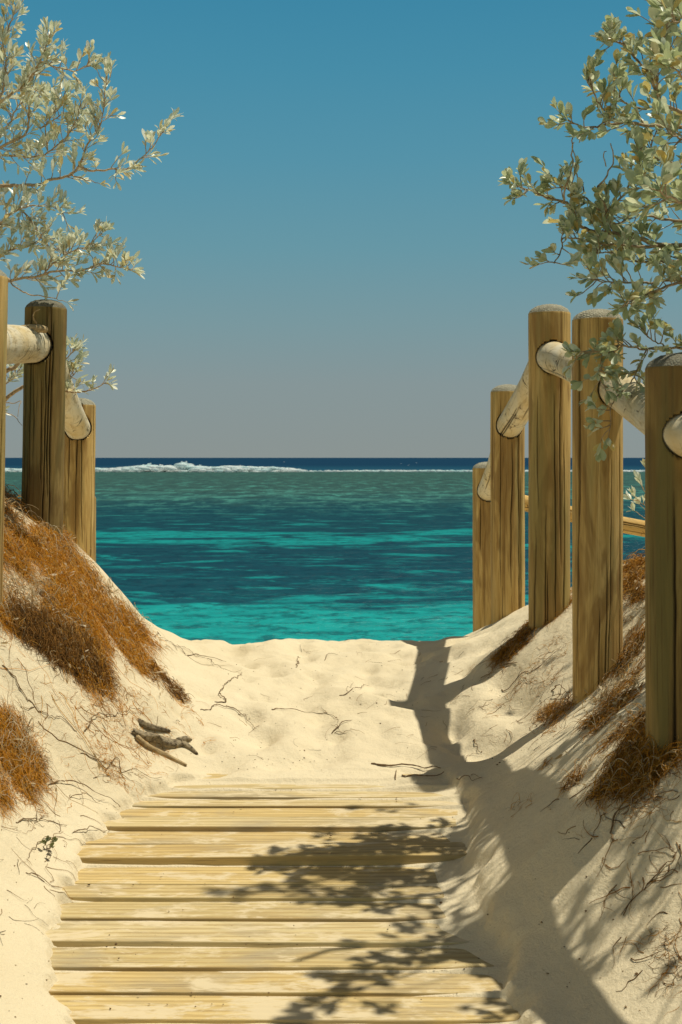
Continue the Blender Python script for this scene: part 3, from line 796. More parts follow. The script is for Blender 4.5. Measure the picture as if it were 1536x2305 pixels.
# low spray across the rail, and the withered hanging one
rbranch([(1600, 800), (1536, 787), (1454, 787), (1400, 775), (1349, 784), (1308, 792)], 4.75, 4.6, .006, .0018, .40)
rbranch([(1506, 782), (1464, 756), (1450, 733)], 4.7, 4.65, .003, .0015, .30, False)
rbranch([(1400, 775), (1370, 800), (1350, 840), (1365, 880)], 4.65, 4.6, .003, .0015, .40, False)
rbranch([(1454, 787), (1430, 840), (1419, 864), (1385, 915), (1377, 934), (1370, 985)], 4.7, 4.55, .003, .0012, .18, False)

# the overhead and right hand body of the bush that throws the dappled shade
SUN = norm(np.array([.37, .075, 1.0]))
def shade_src(px, py, xs):
    g = hit([px], [py])[0]
    tt = (xs - g[0]) / SUN[0]
    return g + SUN * tt
shade = []
def patch(x0, x1, y0, y1, n):
    for _ in range(n):
        shade.append((rb.r.uniform(x0, x1), rb.r.uniform(y0, y1)))
patch(420, 720, 2018, 2046, 9); patch(660, 1080, 2014, 2046, 7); patch(720, 930, 1882, 1900, 3); patch(800, 1050, 1808, 1845, 4)
patch(780, 1000, 1968, 1992, 3); patch(860, 1090, 2075, 2125, 5); patch(780, 1000, 2110, 2145, 2); patch(990, 1090, 1890, 1940, 2)
patch(1050, 1150, 2150, 2220, 2); patch(1000, 1180, 2262, 2298, 4)
for (px, py) in shade:
    src = shade_src(px, py, rb.r.uniform(1.12, 1.3))
    if src[2] - EZ > 2.0: src = shade_src(px, py, rb.r.uniform(1.0, 1.12))
    qx = src[0] / src[1] * F + CX; qy = HZ - (src[2] - EZ) / src[1] * F
    if qx < 1552 and qy > -18: continue
    dirv = norm(np.array([-.8, rb.r.normal(0, .3), .15]))
    st = src - dirv * .16 + np.array([.08, 0, -.02])
    a = hubR
    if rb.r.random() < .6:
        rb.branch([a, a * .5 + st * .5 + np.array([.15, 0, .15]), st], .010, .0035, .02, leafless=1.0)
    rb.branch([st, st + dirv * .08, src], .003, .002, .24, nl=(3, 5), tw=(.03, .07))
for _ in range(50):
    c = np.array([rb.r.uniform(1.3, 2.9), rb.r.uniform(3.3, 6.0), EZ + rb.r.uniform(.1, 2.4)])
    if (c[0] / c[1]) * F + CX < 1560: c[0] = c[1] * (1575 - CX) / F + rb.r.uniform(0, .15)
    a = hubR + (c - hubR) * .5 + np.array([0, 0, .12])
    rb.branch([hubR, a, c], .010, .002, .085, start=.5, nl=(4, 8))
for _ in range(16):
    c = np.array([rb.r.uniform(1.25, 1.75), rb.r.uniform(2.9, 3.8), EZ + rb.r.uniform(.05, .9)])
    if (c[0] / c[1]) * F + CX < 1575: c[0] = c[1] * (1590 - CX) / F
    rb.branch([hubR, hubR + (c - hubR) * .5 + np.array([.1, 0, .12]), c], .010, .002, .06, start=.72, nl=(3, 6))
rb.build('coastal_shrub', 'grey green leafy coastal shrub reaching in over the right hand log fence', 'shrub', tuple(hubR - np.array([0, 0, .05])), M_LEAFR, M_BARKR)

# small silvery plant seen between the two nearest right posts
sb = Bush(9, (.045, .075), (.13, .18))
base = np.array([1.66, 6.9, EZ + zg(1.66, 6.9)])
for (x, y) in ((1442, 1085), (1430, 1118), (1428, 1150), (1440, 1135), (1475, 1100), (1490, 1140), (1505, 1080), (1460, 1060)):
    e = P(x, y, 6.75 + sb.r.uniform(-.1, .1))
    sb.branch([base, base * .5 + e * .5 + np.array([.03, 0, .04]), e], .004, .0014, .10, start=.55, tw=(.02, .05), nl=(2, 4))
sb.build('seaside_herb', 'small wispy silver plant behind the right posts against the sea', 'plant', tuple(base), M_LEAFL, M_BARKL)

# tiny green seedling beside the raised plank
sd = Bush(13, (.014, .024), (.22, .3))
b0 = hit([105], [1916])[0]
for k in range(5):
    e = b0 + np.array([sd.r.normal(0, .012), sd.r.normal(0, .012), .022 + .008 * k / 4])
    sd.branch([b0, (b0 + e) / 2, e], .0012, .0008, .0, tw=(.006, .012), nl=(2, 3))
M_SEED = mat_leaf('dark_green_leaf', [(0.07, 0.09, 0.02), (0.12, 0.14, 0.03), (0.18, 0.17, 0.05)], [(0.2, 0.12, 0.03), (0.25, 0.16, 0.05)], .3)
sd.build('seedling', 'tiny dark green seedling in the sand left of the raised plank', 'seedling', tuple(b0), M_SEED, M_TWIG)

# ------------------------------------------------------------------ log fences
def log_mesh(name, length, r, seed, parent, loc, axis_dir, mats, dome=True, ncr=6, holes=(), taper=0.0, segs=256, bend=0.0, dome_both=False):
    """a round log along its local z, with drying checks cut into it; holes = (world point, world dir, radius)"""
    r_ = np.random.default_rng(seed)
    M = max(40, int(length / .009))
    z = np.linspace(0, length, M)
    th = np.linspace(0, 2 * math.pi, segs, endpoint=False)
    TH, Zz = np.meshgrid(th, z)
    rad = r * (1 - taper * Zz / length) * (1 + .010 * np.sin(2 * TH + r_.uniform(0, 6)) + .007 * np.sin(3 * TH + Zz * 2 + r_.uniform(0, 6)))
    rad += .0035 * fbm(TH * 1.3 + 5, Zz * 2.2 + seed, 80 + seed % 9, 3)
    crack = np.zeros_like(rad)
    for k in range(ncr):
        a0 = r_.uniform(0, 2 * math.pi); zc = r_.uniform(.1, .9) * length; zl = r_.uniform(.2, .75) * length
        wid = r_.uniform(.0014, .0034) * (1.25 if k < 3 else 1)
        if k < 3: a0 = -math.pi / 2 + r_.uniform(-1.1, 1.1); zl = r_.uniform(.45, 1.0) * length
        ang = a0 + .16 * np.array([vnoise(q * 2.3, seed * 1.7 + k, 91) for q in z]) + .03 * np.array([vnoise(q * 14, seed + k * 3.1, 92) for q in z]) + r_.normal(0, .03) * (z - zc)
        env = np.clip(1 - np.abs(z - zc) / (zl * .5), 0, 1) ** .5 * (1 + .5 * np.array([vnoise(q * 9, k + seed, 93) for q in z]))
        dth = (TH - ang[:, None] + math.pi) % (2 * math.pi) - math.pi
        g = np.exp(-(dth * r / (wid * (0.35 + .65 * env[:, None]) + 1e-6)) ** 2) * (env[:, None] > .02)
        rad -= .014 * g * np.clip(env[:, None] * 1.4, 0, 1)
        crack = np.maximum(crack, g * np.clip(env[:, None] * 2, 0, 1))
    zz = Zz.copy()
    # direction frame
    w = norm(axis_dir); u = norm(np.cross(np.array([0, 1, 0]) if abs(w[1]) < .9 else np.array([0, 0, 1.0]), w)); v = np.cross(w, u)
    if abs(w[2]) > .9: u = np.array([1.0, 0, 0]) - w * w[0]; u = norm(u); v = np.cross(w, u)
    off = bend * np.sin(z / length * math.pi)
    cx = np.cos(TH) * rad; cy = np.sin(TH) * rad
    rings = [np.stack([cx + off[:, None], cy, zz], -1)]
    ndome = 0
    if dome:
        ndome = 9
        last = rings[0][-1]
        top = []
        # softened arris, then the shallow dome
        prof = [(.99, .002), (.94, .011), (.86, .020), (.73, .029), (.56, .036), (.38, .040), (.2, .0425), (.08, .043), (.02, .0431)]
        for f, hgt in prof:
            q = last.copy(); q[:, 0] = off[-1] + (q[:, 0] - off[-1]) * f; q[:, 1] *= f; q[:, 2] = length + hgt * r / .095 + (0.0012 * np.sin(th * 9 + f * 20) if f < .95 else 0)
            top.append(q)
        rings.append(np.array(top))
    R = np.concatenate(rings, 0)
    cr_all = np.concatenate([crack, np.zeros((ndome, segs))], 0) if ndome else crack
    W = np.asarray(loc) + R[..., 0:1] * u + R[..., 1:2] * v + R[..., 2:3] * w
    for (hp, hd, hr) in holes:                   # socket where a rail enters
        hd = norm(hd); rel = W - hp
        al = (rel * hd).sum(-1); dist = np.linalg.norm(rel - al[..., None] * hd, axis=-1)
        m = (dist < hr) & (al > 0)
        W[m] -= hd * np.minimum(al[m], .05)[:, None]
        cr_all = np.where(m, 1.0, cr_all)
    # local coordinates so that textures follow the log
    loc = np.asarray(loc, float)
    Lc = np.stack([((W - loc) * u).sum(-1), ((W - loc) * v).sum(-1), ((W - loc) * w).sum(-1)], -1)
    mb = MB(); mb.loft(Lc)
    nq = len(mb.Q[0]); midx = np.zeros(nq + len(mb.T[0]), int)
    if dome:
        midx[M * segs:nq] = 1; midx[nq + segs:] = 1
    o = build(name, np.vstack(mb.V), [mb.Q[0], mb.T[0]], mats, (0, 0, 0), None, True, midx)
    a = o.data.attributes.new('crack', 'FLOAT', 'POINT')
    a.data.foreach_set('value', np.concatenate([cr_all.ravel(), [0, 0]]).astype(np.float32))
    from mathutils import Matrix
    mt = Matrix(((u[0], v[0], w[0]), (u[1], v[1], w[1]), (u[2], v[2], w[2])))
    o.rotation_euler = mt.to_euler()
    o.parent = parent; o.location = Vector(loc) - parent.location
    return o

def fence(name, label, posts, rails, loc):
    e = empty(name, loc); tag(e, label, 'fence')
    for i, p in enumerate(posts):
        holes = []
        for (a, b, ra) in rails:
            for (s, t) in ((a, b), (b, a)):
                if math.hypot(s[0] - p['x'], s[1] - p['d']) < .06:
                    holes.append((np.array(s), np.array(t) - np.array(s), ra + .0025))
        zb = zg(p['x'], p['d']) - .45
        top = np.array([p['x'], p['d'], EZ + p['top']]); bot = np.array([p['x'] + p.get('lean', 0), p['d'], EZ + zb])
        ax = top - bot; Ln = np.linalg.norm(ax)
        o = log_mesh('post', Ln - .043 * p['r'] / .095, p['r'], p['s'], e, bot, ax, [p.get('m', M_POST), M_END_SHADE if p.get('m') else M_END], True, p.get('nc', 8) + 7, holes)
        if p.get('label'): o['label'] = p['label']
    for j, (a, b, ra) in enumerate(rails):
        a = np.array(a); b = np.array(b); ax = b - a; L = np.linalg.norm(ax); w = ax / L
        s0 = a - w * .0
        log_mesh('rail', L, ra, 100 + 7 * j + int(abs(loc[0]) * 13), e, s0, ax, [M_RAIL if name != 'beach_fence' else M_RAILW, M_END], False, 4, (), .03, 140, .012)
    return e
def rz(px, py, d): return P(px, py, d)[2]

R5 = dict(x=.990, d=3.90, top=.305, r=.097, s=15, m=M_POST_SHADE, nc=9, label='dark greenish shaded post at the right edge, the nearest')
R4 = dict(x=1.017, d=5.28, top=.588, r=.0975, s=24, nc=11)
R3 = dict(x=.970, d=6.20, top=.713, r=.096, s=33, nc=10)
R2 = dict(x=.939, d=7.50, top=.412, r=.0965, s=42, nc=9)
R1 = dict(x=.966, d=8.80, top=-.028, r=.096, s=51, nc=6)
R6 = dict(x=1.30, d=2.30, top=.16, r=.097, s=60, m=M_POST_SHADE)
rr = .080
r12a = (R1['x'], R1['d'], EZ - .235); r12b = (R2['x'], R2['d'], EZ + .155)
r23a = (R2['x'], R2['d'], EZ + .165); r23b = (R3['x'], R3['d'], EZ + .50)
r34a = (R3['x'], R3['d'], EZ + .475); r34b = (R4['x'], R4['d'], EZ + .315)
r45a = (R4['x'] + .058, R4['d'], EZ + .285); r45b = (R5['x'] + .04, R5['d'], EZ + .02)
r56a = (R5['x'] - .010, R5['d'], EZ + .072); r56b = (R6['x'], R6['d'], EZ - .10)
fence('log_fence', 'row of round pine posts with bleached log rails up the right bank', [R5, R4, R3, R2, R1, R6],
      [(r12a, r12b, .070), (r23a, r23b, .073), (r34a, r34b, .073), (r45a, r45b, .069), (r56a, r56b, .066)], (1.0, 5.3, EZ + float(zg(1.0, 5.3))))

L0 = dict(x=-1.350, d=5.0, top=.72, r=.096, s=71, nc=6, lean=-.025)
L1 = dict(x=-1.372, d=6.20, top=.735, r=.097, s=80, m=M_POST_SHADE, nc=8, lean=-.03, label='tall shaded olive brown post, its domed top under the shrub')
L2 = dict(x=-1.515, d=7.70, top=.345, r=.095, s=93, nc=8, lean=-.01)
L3 = dict(x=-1.725, d=8.85, top=-.225, r=.096, s=99, nc=5)
l01a = (L0['x'], L0['d'], EZ + .43); l01b = (L1['x'] - .045, L1['d'], EZ + .525)
l12a = (L1['x'], L1['d'], EZ + .50); l12b = (L2['x'], L2['d'], EZ + .16)
l23a = (L2['x'], L2['d'], EZ + .12); l23b = (L3['x'], L3['d'], EZ - .40)
fence('log_fence', 'round pine posts and bleached rails on the steep left bank under the silver shrub', [L0, L1, L2, L3],
      [(l01a, l01b, .084), (l12a, l12b, .075), (l23a, l23b, .068)], (-1.4, 6.2, EZ + float(zg(-1.4, 6.2))))

B1 = dict(x=2.06, d=8.35, top=-.30, r=.09, s=120, nc=5)
bra = (R1['x'] + .07, R1['d'] - .02, EZ - .255); brb = (B1['x'], B1['d'], EZ - .475)
fence('beach_fence', 'golden smooth log rail showing low between the right posts in front of the sea', [B1], [(bra, brb, .052)], (2.06, 8.35, EZ + float(zg(2.06, 8.35))))

# ------------------------------------------------------------------ boardwalk
bw = MB()
rp = np.random.default_rng(77)
edges = EDGES
for i, d0 in enumerate(edges[:-1]):
    wdt = edges[i + 1] - d0 - .005 - abs(rp.normal(0, .002)); th_ = .042
    lift = rp.normal(0, .0022); tilt = rp.normal(.030, .010); yaw = -.009 + rp.normal(0, .0018)
    if abs(d0 - 4.381) < .01: lift = .020; tilt = .02        # the raised plank
    if abs(d0 - 4.674) < .01: lift = .007
    x0 = -1.06 + rp.normal(0, .02); x1 = .78 + rp.normal(0, .02)
    X = np.linspace(x0, x1, 70)
    b = .0035
    prof = np.array([(b, 0), (wdt * .25, .0), (wdt * .5, .0), (wdt * .75, .0), (wdt - b, 0), (wdt - b * .3, -b * .3), (wdt, -b), (wdt, -th_), (0, -th_), (0, -b), (b * .3, -b * .3)])
    rings = []
    wx = .0022 * np.array([vnoise(q * 2.0, i * 3.3, 95) for q in X]); wy = .003 * np.array([vnoise(q * 3.1 + 9, i * 5.3, 96) for q in X])
    cup = rp.normal(.0, .0025)
    for k, xx in enumerate(X):
        y = prof[:, 0]; zc = prof[:, 1] + cup * (((y - wdt / 2) / (wdt / 2)) ** 2) 
        zz = z_plank(d0 + wdt / 2) + tilt * (y - wdt / 2) + zc + lift + wx[k]
        if abs(d0 - 4.381) < .01: zz = zz + .006 * math.sin((xx + .2) * 1.6)
        rings.append(np.stack([np.full(len(y), xx), d0 + y + yaw * (xx + .2) + wy[k], EZ + zz], -1))
    bw.loft(np.array(rings))
o = bw.build('boardwalk', M_PLANK, (0, 4, EZ - 1.37), None, False)
tag(o, 'sandy weathered timber boardwalk of crosswise planks leading up to the beach', 'boardwalk')

# ------------------------------------------------------------------ driftwood, sticks and twigs
def wood_piece(name, label, cat, pts, rads, mat, seed, lift=.6, rough=.25, forks=()):
    r = np.random.default_rng(seed)
    mb = MB()
    def one(pts, rads, lift):
        h = hitp(pts); N = surf_normal(h)
        rads = np.array(rads)
        h = h + N * (rads * lift)[:, None]
        c = catmull(h, .006); n = len(c)
        R = np.interp(np.linspace(0, 1, n), np.linspace(0, 1, len(rads)), rads)
        t = norm(np.gradient(c, axis=0)); u = norm(np.cross(t, [0.1, .2, .97])); v = np.cross(t, u)
        a = np.linspace(0, 2 * math.pi, 16, endpoint=False)
        nz = 1 + rough * fbm(np.arange(n)[:, None] * .045 + np.zeros(16), a[None, :] * 1.2 + seed, 85, 3) * 2 + .13 * np.sin(a * 5 + seed + np.arange(n)[:, None] * .02) + .06 * np.sin(a * 9 + 2 * seed)[None, :]
        RR = R[:, None] * nz
        ring = c[:, None, :] + RR[..., None] * (np.cos(a)[None, :, None] * u[:, None] + np.sin(a)[None, :, None] * v[:, None])
        ring[0] += t[0] * (r.normal(0, .35, 16) * R[0])[:, None]; ring[-1] += t[-1] * (r.normal(0, .5, 16) * R[-1])[:, None]
        mb.loft(ring)
        return h
    h = one(pts, rads, lift)
    for (p2, r2, l2) in forks: one(p2, r2, l2)
    loc = h.mean(0)
    o = mb.build(name, mat, tuple(loc))
    return tag(o, label, cat, 'driftwood pieces at the left bank foot')
wood_piece('driftwood_log', 'gnarled grey driftwood log, thickest of the three pieces on the left bank foot', 'driftwood',
           [(297, 1652), (318, 1662), (350, 1672), (385, 1680), (408, 1680), (428, 1688), (443, 1702)], [.012, .017, .021, .018, .019, .013, .006], M_DRIFT, 3, .35, .26,
           [([(400, 1676), (416, 1668), (427, 1668)], [.014, .011, .007], .9), ([(322, 1664), (312, 1656), (303, 1652)], [.013, .011, .006], .7)])
wood_piece('driftwood_stick', 'straight tan driftwood stick lying below the gnarled grey log', 'driftwood',
           [(304, 1664), (330, 1682), (372, 1704), (418, 1726)], [.011, .0105, .010, .007], M_DRIFTP, 4, .6, .12)
wood_piece('driftwood_log', 'short broken brown driftwood chunk just above the gnarled grey log', 'driftwood',
           [(312, 1628), (332, 1638), (358, 1644), (383, 1652)], [.015, .014, .012, .006], M_DRIFT, 5, .3, .26)

def twig(label, pts, r_, forks=(), kink=.012, mat=None, lift=.004, name='twig'):
    r = r_ * .72
    rg = np.random.default_rng(len(label) * 13 + int(pts[0][0]))
    mb = MB(); loc = None
    for k, (pl, rd) in enumerate([(pts, r)] + [(f, r * .6) for f in forks]):
        h = hitp(pl); h = h[~np.isnan(h[:, 0])]
        c = catmull(h, .012); n = len(c)
        w = rg.normal(0, 1, (n, 2)); w = (w + np.roll(w, 1, 0) + np.roll(w, 2, 0)) / 3
        c[:, :2] += w * kink * .5
        arch = np.abs(np.sin(np.linspace(0, 3.1 * rg.uniform(.6, 2), n))) * lift * 2
        c[:, 2] = EZ + zg(c[:, 0], c[:, 1]) + rd * .6 + arch
        mb.tube(c, np.linspace(rd, rd * .4, n) * (1 + .2 * rg.normal(size=n)), 6)
        if loc is None: loc = c.mean(0)
    return tag(mb.build(name, mat or M_TWIG, tuple(loc)), label, 'twig', 'dry twigs scattered on the sand')
twig('crooked dark twig standing out zigzag on the sand near the left bank foot', [(484, 1582), (509, 1582), (497, 1562), (509, 1543), (523, 1531), (543, 1517)], .0034)
twig('long dark twig curving down across the sand right of the left bank', [(450, 1600), (470, 1601), (484, 1591), (514, 1598), (538, 1610), (558, 1625), (574, 1647)], .0032, [[(538, 1610), (560, 1612)]])
twig('thin level twig with a forked end in the middle of the sandy path', [(611, 1600), (670, 1603), (738, 1610)], .0030, [[(738, 1610), (724, 1597)], [(740, 1608), (752, 1620), (762, 1630)]])
twig('small branched dark twig right of the middle of the sandy path', [(748, 1656), (763, 1640), (776, 1630), (792, 1626)], .0034, [[(763, 1640), (748, 1634)], [(752, 1652), (772, 1655), (786, 1648)]])
twig('straight dark stick pointing into the fence shadow at the head of the boardwalk', [(836, 1722), (875, 1727), (930, 1731), (992, 1736)], .0058, (), .004, None, .004, 'stick')
twig('stick lying half in the fence shadow beyond the last plank', [(905, 1749), (950, 1752), (1000, 1748)], .0055, [[(890, 1757), (893, 1735)]], .005, None, .004, 'stick')
twig('arching thin twig on the left bank up slope from the driftwood', [(188, 1655), (205, 1636), (219, 1627), (254, 1618), (316, 1606)], .0030, (), .008, None, .012)
twig('long bowed twig reaching from the left bank to the first planks', [(109, 1772), (156, 1774), (195, 1788), (232, 1808), (270, 1827)], .0034, [[(160, 1800), (200, 1805), (235, 1815)]], .008, None, .012)
twig('longest brown root running diagonally down the left bank', [(2, 1504), (23, 1518), (51, 1569), (80, 1596), (117, 1620), (172, 1650)], .0034, [[(80, 1596), (60, 1600), (30, 1580)]])
twig('dark twig fan at the top of the sandy path by the left bank, lower stem', [(254, 1412), (301, 1446), (352, 1436), (385, 1450), (422, 1479), (480, 1498)], .0026, [[(385, 1450), (430, 1470), (470, 1490)]])
twig('forking dark twig at the top of the sandy path beside the left bank, upper stem', [(422, 1477), (445, 1476), (469, 1483), (512, 1493)], .0032, [[(469, 1483), (500, 1505), (545, 1512)], [(422, 1477), (400, 1455)]])
twig('tangled thin squiggly twig on the left bank below the driftwood', [(180, 1703), (219, 1717), (242, 1737), (266, 1713), (273, 1741), (305, 1733), (336, 1756), (363, 1764)], .0026, [[(266, 1740), (290, 1760), (322, 1778)], [(210, 1760), (240, 1750), (262, 1758)]], .008)
twig('spiky dead twig cluster on the sand left of the farther planks', [(35, 1856), (82, 1850), (110, 1854), (148, 1862)], .0032, [[(82, 1850), (86, 1828)], [(80, 1850), (60, 1862)], [(90, 1850), (112, 1842)], [(75, 1852), (100, 1868)]])
twig('looping pale brown twig on the sand left of the raised plank', [(64, 1936), (78, 1920), (84, 1905), (129, 1887), (160, 1894), (195, 1909)], .0026, (), .01, M_BARKR)
twig('short curved twig overhanging the left plank ends', [(164, 1875), (200, 1878), (219, 1885), (248, 1875)], .0024, (), .008, None, .008)
twig('thin dark twig in the lower left sand under the seedling', [(55, 1968), (75, 1978), (95, 1985), (112, 1998), (135, 2003)], .0024)
twig('long crooked root hanging down the shaded right bank', [(1382, 1899), (1378, 1863), (1401, 1830), (1459, 1805), (1530, 1786)], .0038, [[(1401, 1830), (1440, 1826), (1490, 1800)]])
twig('bent dark root at the right edge low on the dappled bank', [(1459, 1996), (1496, 1963), (1521, 1930), (1480, 1921)], .0034, [[(1521, 1930), (1534, 1922)]])
twig('slanting brown twig on the sunlit sand of the right bank', [(1126, 1557), (1160, 1538), (1198, 1516), (1235, 1485), (1260, 1466)], .0028, [[(1198, 1516), (1215, 1490)]])
twig('two pronged short twig at the edge of the fence shadow', [(1066, 1669), (1075, 1684), (1082, 1698)], .0026, [[(1050, 1715), (1062, 1700), (1085, 1704)]])
twig('black twiggy brush against the foot of the middle right post', [(1240, 1562), (1262, 1566), (1280, 1572), (1292, 1580)], .0036, [[(1262, 1566), (1240, 1590), (1222, 1600)], [(1275, 1570), (1255, 1604), (1238, 1625)], [(1262, 1566), (1268, 1548)], [(1280, 1572), (1270, 1610)]], .02, None, .02)
twig('small dark chip of wood on the right bank sand below the far posts', [(1135, 1500), (1150, 1498), (1165, 1497)], .0050, (), .003, None, .002, 'wood_chip')
twig('thin twig lying across the dark shadow on the path', [(1032, 1758), (1060, 1758), (1088, 1756)], .0026, [[(1060, 1748), (1088, 1756)]])
twig('faint twig on the upper path in the sun left of the fence shadow', [(764, 1567), (790, 1556), (828, 1545)], .0024, [[(780, 1560), (792, 1540)]])
twig('thin twig upright on the upper path near the middle', [(668, 1505), (671, 1492), (672, 1480)], .0026)
twig('small bent twig on the upper path below the sea edge', [(733, 1487), (742, 1476), (762, 1478)], .0024)

# a dead branch stump lying on the left rail
mb = MB()
a = P(20, 738, 5.78); 
c = catmull([P(22, 740, 5.70), P(60, 737, 5.85), P(85, 739, 5.92), P(103, 742, 5.96)], .01)
mb.tube(c, np.interp(np.linspace(0, 1, len(c)), [0, .6, .8, 1], [.008, .014, .020, .015]), 9)
c2 = catmull([P(82, 728, 5.9), P(75, 715, 5.86), P(78, 702, 5.84), P(90, 696, 5.84)], .008)
mb.tube(c2, np.linspace(.0045, .002, len(c2)), 6)
tag(mb.build('dead_branch', M_DRIFTP, tuple(c.mean(0))), 'broken brown branch with a pale curl resting on the left rail', 'branch')

# pale litter: fallen leaves and short bits on the banks; dark crumbs on sand and planks
lit = MB()
for poly, n in ((A_upper, 900), (A_mid, 650), (A_low, 260), ([(1300, 1570), (1420, 1440), (1450, 1440), (1450, 1620), (1350, 1690)], 160), ([(1340, 1790), (1400, 1690), (1450, 1600), (1560, 1560), (1560, 1700), (1440, 1790)], 160)):
    h = scatter(poly, n, -.2); strands(lit, h, .09, .035, .0016, 7, .5, .40)
for poly, n in ((A_upper, 420), (A_mid, 260), (A_spr, 22), (A_foot, 40), ([(1300, 1570), (1420, 1440), (1450, 1440), (1450, 1620), (1350, 1690)], 150), ([(1410, 1280), (1455, 1280), (1455, 1440), (1420, 1440)], 70),
                ([(1190, 1700), (1460, 1640), (1536, 1750), (1300, 1800)], 60)):
    h = scatter(poly, n); N = surf_normal(h); k = len(h)
    leaf_mesh(lit, h + N * .012, norm(RNG.normal(size=(k, 3)) * .8 + np.array([.5, 0, -.5])) , N + RNG.normal(0, .5, (k, 3)), RNG.uniform(.015, .045, k), RNG.uniform(.002, .006, k), RNG.normal(0, .5, k), RNG.uniform(0, .6, k))
tag(lit.build('leaf_litter', M_LITTER), 'pale fallen leaves and bits of stem caught in the dry roots', 'leaf litter', kind='stuff')
cr = MB()
def crumbs(poly, n, s0, s1, onplank=False):
    h = hit(*poly_sample(poly, n).T); h = h[~np.isnan(h[:, 0])]
    for q in h:
        s = RNG.uniform(s0, s1)
        if RNG.random() < .3: s *= 1.5
        z = q[2]
        if onplank: z = max(z, EZ + z_plank(q[1]) + .004)
        V = np.array([[1, 0, 0], [-1, 0, 0], [0, 1, 0], [0, -1, 0], [0, 0, .6], [0, 0, -.6]]) * s * RNG.uniform(.5, 1.5, 3) + RNG.normal(0, s * .15, (6, 3))
        an = RNG.uniform(0, 6.28); co, si = math.cos(an), math.sin(an)
        V = np.stack([V[:, 0] * co - V[:, 1] * si, V[:, 0] * si + V[:, 1] * co, V[:, 2]], -1) + np.array([q[0], q[1], z + s * .3])
        T = [(0, 2, 4), (2, 1, 4), (1, 3, 4), (3, 0, 4), (2, 0, 5), (1, 2, 5), (3, 1, 5), (0, 3, 5)]
        cr.add(V, None, T)
crumbs([(480, 1450), (950, 1450), (950, 1700), (520, 1730), (450, 1600)], 80, .0015, .0034)
crumbs([(0, 1850), (160, 1850), (110, 2300), (0, 2300)], 26, .0014, .003)
crumbs([(200, 1760), (1080, 1760), (1120, 2300), (150, 2300)], 110, .0014, .003, True)
crumbs([(1000, 1450), (1250, 1450), (1536, 1800), (1536, 2300), (1250, 2250)], 80, .0014, .0032)
crumbs([(430, 1690), (800, 1690), (800, 1740), (430, 1740)], 30, .0015, .0034)
tag(cr.build('sand_debris', M_CRUMB, smooth=False), 'scattered dark crumbs of wood and shell on sand and planks', 'debris', kind='stuff')
# stray short twiglets on the path
tw = MB()
h = scatter([(430, 1450), (1050, 1440), (1060, 1700), (520, 1730)], 55); strands(tw, h, .07, .006, .0009, 6, .1, .4)
h = scatter([(0, 1780), (220, 1800), (120, 2000), (0, 2150)], 40); strands(tw, h, .09, .006, .0009, 7, .5, .4)
h = scatter([(1020, 1480), (1280, 1500), (1260, 1700), (1080, 1700)], 50); strands(tw, h, .08, .006, .0011, 7, .4, .4)
h = scatter([(1250, 1800), (1536, 1750), (1536, 2280), (1420, 2200)], 60); strands(tw, h, .09, .006, .0014, 7, .4, .4)
tag(tw.build('twig_litter', M_ROOTD), 'fine broken twiglets and rootlets strewn over the sand', 'twig litter', kind='stuff')

# ------------------------------------------------------------------ surf on the reef
sf = MB()
rs = np.random.default_rng(5)
def blob(c, s):
    a = np.linspace(0, 2 * math.pi, 7, endpoint=False)
    rings = []
    for ph in (-1.2, -.5, .25, .9, 1.4):
        rr_ = math.cos(ph) * (1 + rs.normal(0, .06, 7))
        rings.append(np.stack([np.cos(a) * rr_ * s[0], np.sin(a) * rr_ * s[1], np.full(7, math.sin(ph) * s[2])], -1) + c)
    sf.loft(np.array(rings))
def hgt(px):
    return float(np.interp(px, [-200, 0, 150, 215, 250, 300, 335, 360, 400, 412, 430, 470, 520, 560, 610, 650, 680, 700, 720, 1000, 1100, 1600], [.9, 1.0, .9, 1.2, 1.0, 1.7, 2.3, 1.9, 2.0, 2.9, 1.9, 1.5, 1.9, 1.7, 1.5, 1.2, .7, .4, .45, .55, .5, .5]))
for px in np.arange(-260, 1800, 1.3):
    H = hgt(px); H *= 1.0 if H < .75 else 1.25; n = 2 if H < .75 else (5 if H < 1.3 else 8)
    if 690 < px < 780 and rs.random() < .6: continue
    if 935 < px < 945: continue
    for _ in range(n):
        d = 470 + rs.normal(0, 1.5 if H < .7 else 4)
        z = rs.uniform(0, 1) ** 1.4 * H * .8
        s = rs.uniform(.3, .55) * (0.7 + .35 * H)
        blob(np.array([(px - CX) / F * 470 + rs.normal(0, .3), d, z * .9]), (s * 2.4, s, s * .75))
for (px, H, n, wd) in ((335, 2.9, 40, 13), (360, 2.5, 14, 9), (413, 3.7, 70, 13), (452, 2.4, 16, 10), (540, 2.1, 16, 16)):
    for _ in range(n):
        f = rs.random() ** 1.3
        blob(np.array([(px + rs.normal(0, wd * (1 - .8 * f)) - CX) / F * 470, 472 + rs.normal(0, 1), f * H]), tuple(np.array([.85, .6, .65]) * rs.uniform(.7, 1.1) * (1.15 - .75 * f)))
for (px, py) in ((903, 1044), (938, 1042), (920, 1047), (640, 1040)):
    d = EZ * F / (py - HZ); s = d / F * .9
    blob(np.array([(px - CX) / F * d, d, 0]), (s * 2.2, s, s * .6))
tag(sf.build('surf', M_FOAM), 'white surf breaking along the reef edge under the horizon, tallest left of the middle', 'surf', kind='structure')

# ------------------------------------------------------------------ light, sky, camera
sun = bpy.data.objects.new('sun', bpy.data.lights.new('sun', 'SUN'))
COL.objects.link(sun)
sun.data.energy = 4.45; sun.data.angle = math.radians(0.53); sun.data.color = (1.0, .94, .79)
sun.rotation_euler = Vector(SUN).to_track_quat('Z', 'Y').to_euler(); sun.location = (6, 6, 20)

